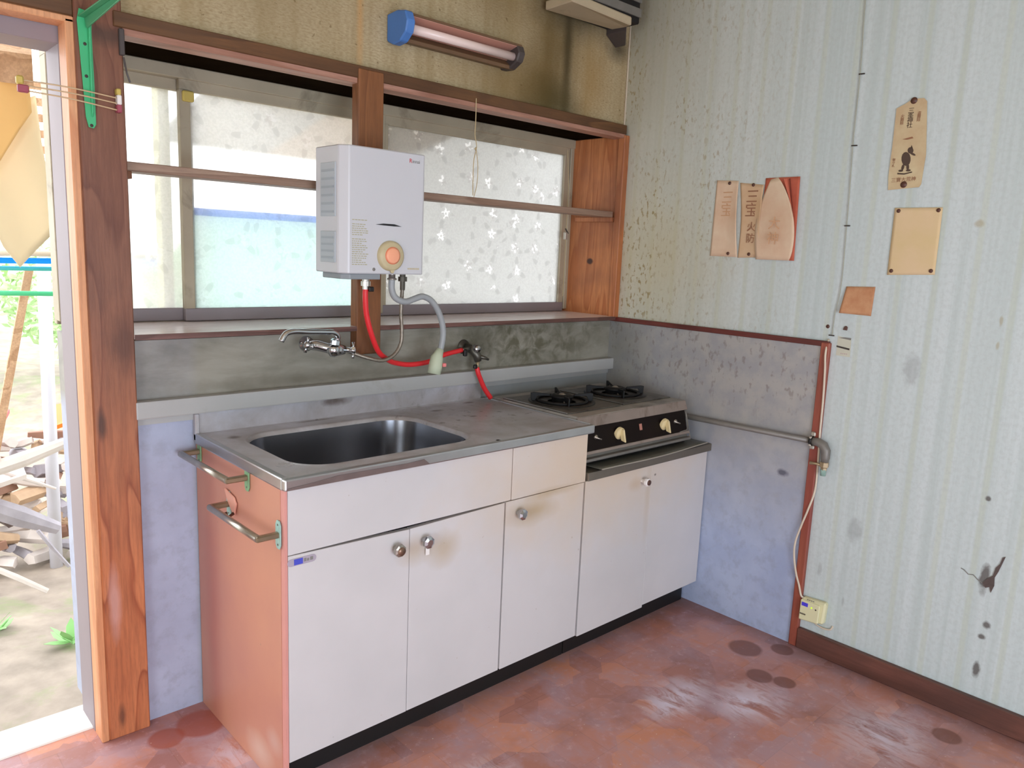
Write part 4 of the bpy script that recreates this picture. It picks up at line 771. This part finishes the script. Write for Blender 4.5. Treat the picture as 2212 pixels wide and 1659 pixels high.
# ================================================================== fluorescent lamp
fl = thing('fluorescent_lamp', (-.87, -.05, 1.90), 'unlit wall fluorescent lamp with blue end cap', 'lamp')
def lampP(x, yz): return [(x, y, z) for y, z in yz]
z0 = 1.935
hous = [(0, 1.945), (-.012, 1.925), (-.05, 1.932), (-.085, 1.948), (-.10, 1.978), (-.094, 2.000), (-.05, 2.008), (0, 2.004)]
obj('housing', B().prism(lampP(-1.105, [(0, 1.938), (-.045, 1.930), (-.050, 1.940), (-.03, 1.958), (-.03, 1.985), (-.085, 1.998), (-.085, 2.004), (-.03, 2.006), (0, 2.004)]), (.455, 0, 0), .001), M['lamphouse'], fl)
obj('reflector', B().prism(lampP(-1.10, [(-.032, 1.958), (-.034, 1.985), (-.082, 1.997), (-.082, 1.9955), (-.036, 1.983), (-.036, 1.958)]), (.445, 0, 0)), M['lampreflect'], fl)
obj('lamp_tube', B().tube([(-1.105, -.064, 1.966), (-.668, -.064, 1.966)], .0135, 18), M['tube'], fl, label='white fluorescent tube')
obj('end_cap', B().prism(lampP(-1.128, [(0, 1.932), (-.03, 1.918), (-.07, 1.922), (-.10, 1.945), (-.108, 1.975), (-.095, 2.004), (-.05, 2.012), (0, 2.008)]), (.03, 0, 0), .004), M['bluecap'], fl, label='blue plastic end cap')
obj('end_cap', B().prism(lampP(-.672, [(0, 1.932), (-.045, 1.93), (-.085, 1.95), (-.095, 1.975), (-.085, 2.0), (-.03, 2.008), (0, 2.006)]), (.03, 0, 0), .004), M['darkgrey'], fl, label='dark grey end cap')
pc = obj('pull_cord', B().tube([(-.806, -.042, 1.815), (-.806, -.043, 1.74), (-.808, -.044, 1.70), (-.800, -.045, 1.66), (-.810, -.045, 1.62), (-.812, -.046, 1.55), (-.81, -.046, 1.505)], .0016, 6, 4), M['string'], label='thin pull string hanging below the header beam at the right window', cat='string')
obj('string_loop', B().tube([(-.803, -.045, 1.66), (-.792, -.045, 1.60), (-.795, -.046, 1.54), (-.806, -.046, 1.50)], .0013, 6, 4), M['string'], pc); obj('string_knot', B().lathe([(0, -.006), (.005, 0), (0, .006)], (-.804, -.045, 1.655), (0, 0, 1), 8), M['string'], pc)
wlk = obj('blind_cord', B().tube([(-.118, .19, 1.745), (-.112, .18, 1.6), (-.112, .18, 1.15)], .0014, 6), M['string'], label='thin vertical cord with small weight at right window edge', cat='cord')
obj('cord_weight', B().box(-.122, -.105, .174, .188, 1.385, 1.415, .002), M['gal2'], wlk); obj('cord_latch', B().tube([(-.118, .18, 1.43), (-.105, .175, 1.41)], .003, 6), M['ink'], wlk)
# ventilation fan (top, mostly out of frame)
vf = thing('ventilation_fan', (-.33, -.1, 2.13), 'grimy ventilation fan hood high in the corner', 'ventilation fan')
obj('hood_frame', B().prism([(-.50, -.03, 2.158), (-.50, -.16, 2.162), (-.185, -.16, 2.152), (-.14, -.10, 2.168), (-.14, -.03, 2.17)], (0, 0, .03), .004), M['fanwhite'], vf, label='grimy pale hood frame')
obj('hood_body', B().box(-.46, -.115, -.14, -.0, 2.175, 2.41, .004), M['dark'], vf)
sl_ = B()
for k in range(4):
    obj('fan_louvre', B().box(-.46+.0, -.12, -.152, -.142, 2.195+k*.05, 2.225+k*.05, .002), M['gal'], vf)
obj('hood_bracket', B().prism([(-.14, -.10, 2.155), (-.08, -.05, 2.12), (-.08, -.0, 2.12), (-.14, 0, 2.155)], (0, 0, .04), .003), M['darkgrey'], vf)
# ================================================================== green bracket on post
gbk = thing('green_shelf_bracket', (-1.96, -.04, 1.565), 'green painted steel shelf bracket on the brown post', 'bracket')
obj('upright_arm', B().prism([(-1.977, -.034, 1.80), (-1.968, -.034, 1.590), (-1.963, -.034, 1.568), (-1.952, -.034, 1.566), (-1.947, -.034, 1.575), (-1.947, -.034, 1.66), (-1.948, -.034, 1.78), (-1.945, -.034, 1.82), (-1.972, -.034, 1.825)], (0, -.003, 0), .0008), M['green'], gbk)
obj('upright_rib', B().prism([(-1.957, -.037, 1.80), (-1.957, -.037, 1.59), (-1.957, -.044, 1.60), (-1.957, -.052, 1.80)], (.004, 0, 0), .0008), M['green'], gbk)
obj('level_arm', B().prism([(-1.975, -.034, 1.806), (-1.975, -.32, 1.806), (-1.945, -.32, 1.806), (-1.945, -.034, 1.806)], (0, 0, .003), .0008).prism([(-1.962, -.036, 1.806), (-1.962, -.32, 1.806), (-1.962, -.31, 1.796), (-1.962, -.05, 1.782)], (.004, 0, 0), .0008), M['greenin'], gbk)
for z in (1.75, 1.572, 1.68): obj('screw', B().lathe([(.004, 0), (0, .002)], (-1.963 if z > 1.6 else -1.957, -.037, z), (0, -1, 0), 8), M['ink'], gbk)
# rubber cords between post and outside
for k, (z0, z1) in enumerate(((1.646, 1.640), (1.635, 1.628), (1.625, 1.613))):
    obj('stretched_cord', B().tube([(-2.10, -.06, z0), (-2.0, -.062, (z0+z1)/2+.002), (-1.905, -.05, z1)], .0016, 6, 3), M['band'], label=('uppermost', 'middle', 'lowest')[k]+' beige elastic cord stretched across the brown post', cat='cord', group='elastic cords across the post')
ch = thing('cord_clip', (-1.895, -.045, 1.6), 'small yellow and white cord clip on the edge of the brown post', 'clip')
obj('clip_cap', B().box(-1.904, -1.894, -.052, -.034, 1.648, 1.662, .002), M['yellow'], ch); obj('clip_body', B().box(-1.903, -1.893, -.052, -.034, 1.626, 1.648, .002), M['white'], ch); obj('clip_end', B().box(-1.904, -1.893, -.052, -.034, 1.608, 1.626, .002), M['pinkp'], ch)
ch2 = thing('cord_clip', (-2.1, -.06, 1.63), 'yellow clip holding the cords beyond the door frame', 'clip')
obj('clip_cap', B().box(-2.108, -2.094, -.068, -.052, 1.636, 1.654, .003), M['yellow'], ch2); obj('clip_body', B().box(-2.106, -2.085, -.066, -.054, 1.620, 1.636, .002), M['pinkp'], ch2)
ht = obj('door_latch', B().box(-1.890, -1.878, -.04, -.03, 1.74, 1.80, .002).tube([(-1.884, -.045, 1.735), (-1.879, -.048, 1.70), (-1.872, -.046, 1.68)], .002, 6), M['darkgrey'], label='small dark metal latch at the top of the brown post', cat='latch')
# ================================================================== OUTSIDE
M['soil'] = plain('pale_dry_soil', srgb(176, 162, 148), .9, var=.4, scale=7, bump=.6, dirt=srgb(140, 150, 110), dirt_lo=.5)
def groundP(u, v):
    x = -6+u*12; y = .19+v*14; return Vector((x, y, -.25+.03*math.sin(x*3+y*2)*min(1, y)+(.10*max(0, y-2.2))))
g_ = B(); nu, nv = 60, 60
vv = [[g_.bm.verts.new(groundP(i/nu, j/nv)) for j in range(nv+1)] for i in range(nu+1)]
for i in range(nu):
    for j in range(nv): g_.bm.faces.new((vv[i][j], vv[i+1][j], vv[i+1][j+1], vv[i][j+1])).smooth = True
obj('ground', g_, M['soil'], kind='structure', label='pale dry soil yard outside the door')
obj('foundation', B().box(-3.2, .3, .06, .19, -.4, -.06), M['plaster'], kind='structure')
# things seen blurred through the frosted glass
n = N('backlit_blue_plastic', .5); n.col(srgb(60, 150, 240)); _t = n.n('ShaderNodeBsdfTranslucent'); _t.inputs[0].default_value = srgb(90, 180, 255); _m = n.n('ShaderNodeMixShader'); _m.inputs[0].default_value = .9
n.t.links.new(n.b.outputs[0], _m.inputs[1]); n.t.links.new(_t.outputs[0], _m.inputs[2]); n.t.links.new(_m.outputs[0], [q for q in n.t.nodes if q.type == 'OUTPUT_MATERIAL'][0].inputs[0]); M['bluep'] = n.m
M['cream'] = plain('cream_render', srgb(245, 242, 228), .8)
n = N('backlit_teal_sheet', .6); _t = n.n('ShaderNodeBsdfTranslucent'); _t.inputs[0].default_value = srgb(236, 252, 252); _m = n.n('ShaderNodeMixShader'); _m.inputs[0].default_value = .92
n.t.links.new(n.b.outputs[0], _m.inputs[1]); n.t.links.new(_t.outputs[0], _m.inputs[2]); n.t.links.new(_m.outputs[0], [q for q in n.t.nodes if q.type == 'OUTPUT_MATERIAL'][0].inputs[0]); n.col(srgb(206, 236, 234)); M['tealp'] = n.m
tb = thing('teal_board', (-1.2, .36, -.25), 'pale teal board with a blue top rail behind the left window', 'board')
obj('board_sheet', B().box(-1.60, -1.03, .30, .304, 1.0, 1.398), M['tealp'], tb); obj('board_rail', B().box(-1.605, -1.03, .288, .296, 1.392, 1.414, .001), M['bluep'], tb)
obj('board_leg', B().box(-1.62, -1.58, .352, .39, -.27, 1.1), M['gal'], tb); obj('board_leg', B().box(-1.1, -1.06, .352, .39, -.27, 1.1), M['gal'], tb)
obj('outer_post', B().box(-1.692, -1.662, .31, .36, -.28, 1.95), plain('olive_post', srgb(196, 196, 140), .7), label='olive-yellow post behind the frosted left window', cat='post')
ew = thing('eaves', (-.7, .6, 1.75), 'brown eaves board and added grey shadow board sloping down behind the tops of the windows', 'eaves')
obj('eaves_or_shade_board', B().prism([(-.93, .30, 1.90), (-.93, 1.25, 1.70), (-.93, 1.25, 1.72), (-.93, .30, 1.92)], (.62, 0, 0)), plain('brown_eaves', srgb(176, 130, 84), .7), ew)
obj('eaves_or_shade_board', B().prism([(-1.40, .30, 1.90), (-1.40, 1.25, 1.70), (-1.40, 1.25, 1.72), (-1.40, .30, 1.92)], (.47, 0, 0)), plain('grey_eaves_shade', srgb(150, 150, 160), .7), ew)  # grey board added to imitate the shadow of the eaves
# lean-to roof frame, slats, tarp
M['rafter'] = wood('weathered_rafter', srgb(216, 176, 140), srgb(182, 140, 104), 'y', 5., .7)
def beam(p, q, w, h):
    p, q = Vector(p), Vector(q); d = (q-p).normalized(); s = d.cross(Vector((0, 0, 1))).normalized()*w/2; u = s.cross(d).normalized()*h/2
    return B().prism([p-s-u, p+s-u, p+s+u, p-s+u], q-p)
rf = thing('lean_to_roof', (-1.6, 1.6, 2.0), 'weathered wooden lean-to roof frame beyond the doorway', 'roof')
for i, (a, c) in enumerate((((-1.99, .6, 1.78), (-1.52, 2.9, 2.58)), ((-2.5, .4, 1.95), (-2.3, 3.4, 2.7)))): obj('rafter', beam(a, c, .10, .085), M['rafter'], rf)
for i, (y, z) in enumerate(((1.15, 2.04), (1.7, 2.22), (2.25, 2.42), (2.8, 2.6))): obj('purlin', beam((-2.6, y, z), (-1.1, y, z+.02), .045, .04), M['rafter'], rf)
n = N('milky_corrugated_sheet', .5); n.col((.95, .95, .93, 1)); n.b.inputs['Transmission Weight'].default_value = .85; n.b.inputs['IOR'].default_value = 1.05; M['poly'] = n.m
obj('roof_sheet', B().sheet(lambda u, v: Vector((-2.6+u*1.6, .5+v*2.6, 1.85+v*.9+.012*math.sin(u*100))), (0, 0, 1), .002, 80, 4), M['poly'], rf, label='milky corrugated roof sheet')
lf = thing('slatted_screen', (-1.5, 2.2, 1.3), 'horizontal wooden slatted screen beyond the doorway', 'screen')
for k in range(9): obj('slat', B().box(-1.66, -1.30, 2.2, 2.215, 1.40+k*.072, 1.435+k*.072), M['rafter'], lf)
obj('screen_post', B().box(-1.50, -1.46, 2.215, 2.25, .3, 2.1), M['gal'], lf)
M['tarp'] = plain('ochre_canvas', srgb(238, 192, 124), .8, var=.1, scale=3); M['tarp2'] = plain('cream_canvas', srgb(250, 230, 190), .8, var=.08, scale=3)
def tarpP(u, v):
    top = Vector((-2.02+.16*u, .92, 1.78-.01*u)); z = 1.78-(.60-.22*abs(u-.45)*2+.0)*v
    y = .9+.05*math.sin(u*5+v*2)+.05*v; x = (-2.03+.17*u)+(.035*v*(1 if u > .45 else .6))-.0*v
    x += (.45-u)*.10*max(0, v-.75)*4*.5; return Vector((x, y, z))
hc = thing('hanging_canvas', (-1.95, .92, 1.2), 'ochre and cream canvas hanging to a point in the doorway', 'canvas')
def canv(pts, nm, mat, y0, amp):
    b = B(); bm = b.bm; c = sum((Vector((p[0], 0, p[1])) for p in pts), Vector())/len(pts); k = 8
    n_ = len(pts); cv = {}
    def yy(x, z): return y0+amp*math.sin(x*26+z*6)
    rings = []
    for r in range(k+1):
        ring = []
        for i in range(n_):
            for s_ in range(3):
                p = Vector((pts[i][0], 0, pts[i][1])).lerp(Vector((pts[(i+1) % n_][0], 0, pts[(i+1) % n_][1])), s_/3); q = c.lerp(p, (r+.001)/k); ring.append(bm.verts.new((q.x, yy(q.x, q.z), q.z)))
        rings.append(ring)
    for a, b2 in zip(rings, rings[1:]): bridge(bm, a, b2)
    bm.faces.new(rings[0]); r_ = bmesh.ops.extrude_face_region(bm, geom=list(bm.faces)); bmesh.ops.translate(bm, verts=[v for v in r_['geom'] if isinstance(v, bmesh.types.BMVert)], vec=(0, .004, 0))
    return obj(nm, b, mat, hc)
canv([(-2.06, 1.70), (-1.965, 1.76), (-1.902, 1.745), (-1.868, 1.762), (-1.860, 1.62), (-1.845, 1.48), (-1.820, 1.365), (-1.850, 1.31), (-1.940, 1.205), (-1.985, 1.27), (-2.04, 1.42)], 'canvas_sheet', M['tarp2'], .93, .012)
canv([(-2.12, 1.785), (-1.895, 1.79), (-1.893, 1.70), (-1.93, 1.64), (-1.99, 1.53), (-2.14, 1.40)], 'canvas_fold', M['tarp'], .88, .010)
for i, (z, r, c, l) in enumerate(((1.236, .014, M['cord'], 'cream'), (1.207, .014, M['bluep'], 'blue'), (1.181, .011, plain('teal_pole', srgb(70, 190, 186), .5), 'teal'), (1.092, .012, plain('green_pole', srgb(80, 200, 140), .5), 'green'))):
    obj('laundry_pole', B().tube([(-2.3, 1.4+.02*i, z), (-1.3, 1.4+.02*i, z+.01*(i < 2)-.02*(i == 3))], r*.8, 10), c, label=l+' laundry pole beyond the doorway', cat='pole', group='laundry poles outside')
obj('grey_pole', B().tube([(-1.665, 1.95, 1.2), (-1.672, 1.97, .56), (-1.68, 1.98, -.3)], .028, 12), plain('grey_plastic_pole', srgb(214, 214, 224), .5), label='upright grey pole outside behind the laundry poles', cat='pole')
obj('leaning_pole', beam((-1.77, 1.7, 1.17), (-1.97, 1.72, .22), .04, .03), M['rafter'], label='slanting wooden pole outside beside the grey pole', cat='pole')
# firewood pile
rnd = random.Random(4); woods = [plain('bleached_wood', srgb(226, 216, 210), .8, var=.15, scale=9), plain('grey_wood', srgb(176, 170, 178), .8, var=.25, scale=12), plain('brown_wood', srgb(168, 128, 108), .8, var=.3, scale=12), plain('tan_wood', srgb(204, 172, 140), .8, var=.25, scale=12), plain('dark_bark', srgb(96, 80, 74), .85, var=.3, scale=12)]
def log(p, q, r, mat, sides):
    p, q = Vector(p), Vector(q); ax = (q-p).normalized(); a = ax.orthogonal().normalized(); b2 = ax.cross(a); b = B(); ph = rnd.uniform(0, 6)
    rs = [r*rnd.uniform(.65, 1.2) for _ in range(sides)]; pa = [p+(a*math.cos(ph+2*math.pi*k/sides)+b2*math.sin(ph+2*math.pi*k/sides))*rs[k] for k in range(sides)]; md = (p+q)/2+Vector((rnd.uniform(-1, 1), 0, rnd.uniform(-1, 1)))*r*.3
    r1, r2, r3 = ([b.bm.verts.new(c+(v-p)*k) for v in pa] for c, k in ((p, 1), (md, rnd.uniform(.9, 1.15)), (q, rnd.uniform(.6, 1))))
    bridge(b.bm, r1, r2, False); bridge(b.bm, r2, r3, False); b.bm.faces.new(r1); b.bm.faces.new(r3); return b
k = 0
for row in range(9):
    z = -.22+row*.062
    for i in range(9):
        x = -2.05+i*.085+rnd.uniform(-.03, .03)+(row % 2)*.04; y = 2.02+row*.035+rnd.uniform(-.05, .05); an = rnd.uniform(.7, 1.5)*rnd.choice((-1, 1)) if rnd.random() < .6 else rnd.uniform(-.6, .6)
        L = rnd.uniform(.10, .19); dx, dy = math.sin(an)*L, math.cos(an)*L; r = rnd.uniform(.022, .036)
        wi = rnd.choice((0, 0, 1, 2, 3) if row > 4 else (0, 1, 2, 3, 4)); obj('firewood', log((x-dx*.5, y, z+rnd.uniform(-.01, .02)), (x+dx*.5, y+dy, z+rnd.uniform(-.04, .05)), r, None, rnd.choice((4, 5, 6))), woods[wi], label=('bleached', 'grey', 'brown', 'tan', 'dark-barked')[wi]+' piece of split firewood '+('at the foot', 'low in the middle', 'high up')[min(2, row//3)]+' of the heap outside the doorway', cat='firewood', group='firewood heap outside the doorway'); k += 1
for p, q, r, mt, l in (((-1.99, 1.78, .16), (-1.70, 1.80, -.02), .04, 1, 'thick grey branch lying across the front of the firewood heap'), ((-1.97, 1.76, .33), (-1.70, 1.8, .17), .011, 0, 'thin pale stick slanting over the top of the firewood heap'),
                       ((-2.0, 1.7, .31), (-1.66, 1.75, .39), .03, 0, 'long bleached plank on top of the firewood heap'), ((-1.80, 1.7, .02), (-1.69, 1.68, -.17), .010, 1, 'thin grey stick leaning low against the firewood heap'),
                       ((-2.02, 1.62, -.05), (-1.80, 1.58, -.22), .012, 0, 'pale stick lying on the soil in front of the heap')):
    obj('branch', log(p, q, r, None, 7), woods[mt], label=l, cat='branch')
bs = obj('bleached_board', B().prism([(-2.1, 1.70, .20), (-1.82, 1.75, .25), (-1.80, 2.0, .27), (-2.1, 2.0, .26)], (0, 0, .02)), woods[0], label='flat white board on the left top of the firewood heap', cat='board')
obj('orange_sheet', B().prism([(-1.60, 2.2, .355), (-1.44, 2.2, .40), (-1.40, 2.5, .42), (-1.56, 2.5, .40)], (0, 0, .02)), plain('bright_orange_plastic', srgb(250, 120, 30), .5), label='bright orange plastic piece at the top right of the heap', cat='plastic piece')
obj('red_sheet', B().prism([(-2.1, 2.15, .30), (-1.86, 2.15, .36), (-1.76, 2.4, .42), (-2.1, 2.4, .36)], (0, 0, .02)), plain('faded_red_cloth', srgb(220, 110, 110), .7), label='faded red cloth behind the top of the heap', cat='cloth')
# shrubs and small plants
lm = [plain('light_green_leaf', srgb(150, 200, 130), .6), plain('pale_green_leaf', srgb(196, 222, 170), .6), plain('mid_green_leaf', srgb(100, 160, 96), .6)]
def leaf(b, c, s, rd):
    d = Vector((rd.uniform(-1, 1), rd.uniform(-1, 1), rd.uniform(-.3, 1))).normalized(); a = d.orthogonal().normalized(); c = Vector(c)
    q = [c, c+d*s*.5+a*s*.22, c+d*s, c+d*s*.5-a*s*.22]; b.bm.faces.new([b.bm.verts.new(v) for v in q])
for i, (x, y, z, rr, lab_) in enumerate(((-1.95, 5.2, .75, .6, 'left pale green shrub beyond the laundry poles'), (-.78, 5.4, .8, .55, 'middle light green shrub beyond the laundry poles'), (.4, 5.6, .85, .58, 'right mid green shrub far beyond the doorway'))):
    sh = thing('garden_shrub', (x, y, .05), lab_, 'shrub', 'shrubs at the far side of the yard'); rd = random.Random(i+20); b = B()
    for k in range(1800):
        v = Vector((rd.gauss(0, 1), rd.gauss(0, 1), rd.gauss(0, 1))).normalized()*rr*rd.uniform(.6, 1); leaf(b, (x+v.x, y+v.y*.7, z+v.z*.9), .085, rd)
    obj('foliage', b, lm[i % 3], sh, kind='stuff'); obj('stem', B().tube([(x, y, -.1), (x+.05, y, z)], .03, 8), woods[2], sh)
for i, (x, y, s, lab_) in enumerate(((-1.825, 1.07, .11, 'small bright green seedling on the soil near the door frame'), (-2.03, 1.35, .09, 'small pale plant on the soil at the left edge'))):
    pt = thing('small_plant', (x, y, -.25), lab_, 'plant'); rd = random.Random(i+3)
    for k in range(9):
        a = k*.7+rd.uniform(-.2, .2); d = Vector((math.cos(a), math.sin(a), .3 if k % 2 else 1.1)).normalized(); w_ = d.cross(Vector((0, 0, 1))).normalized()*s*.2; c = Vector((x, y, -.25+.01*k*.3))
        obj('leaf', B().prism([c, c+d*s*.35+w_*.9, c+d*s*.65+w_*.8, c+d*s*.95, c+d*s*.65-w_*.8, c+d*s*.35-w_*.9], (0, 0, .0015)), lm[0], pt)
for o in bpy.data.objects:
    if '_o' in o: del o['_o']
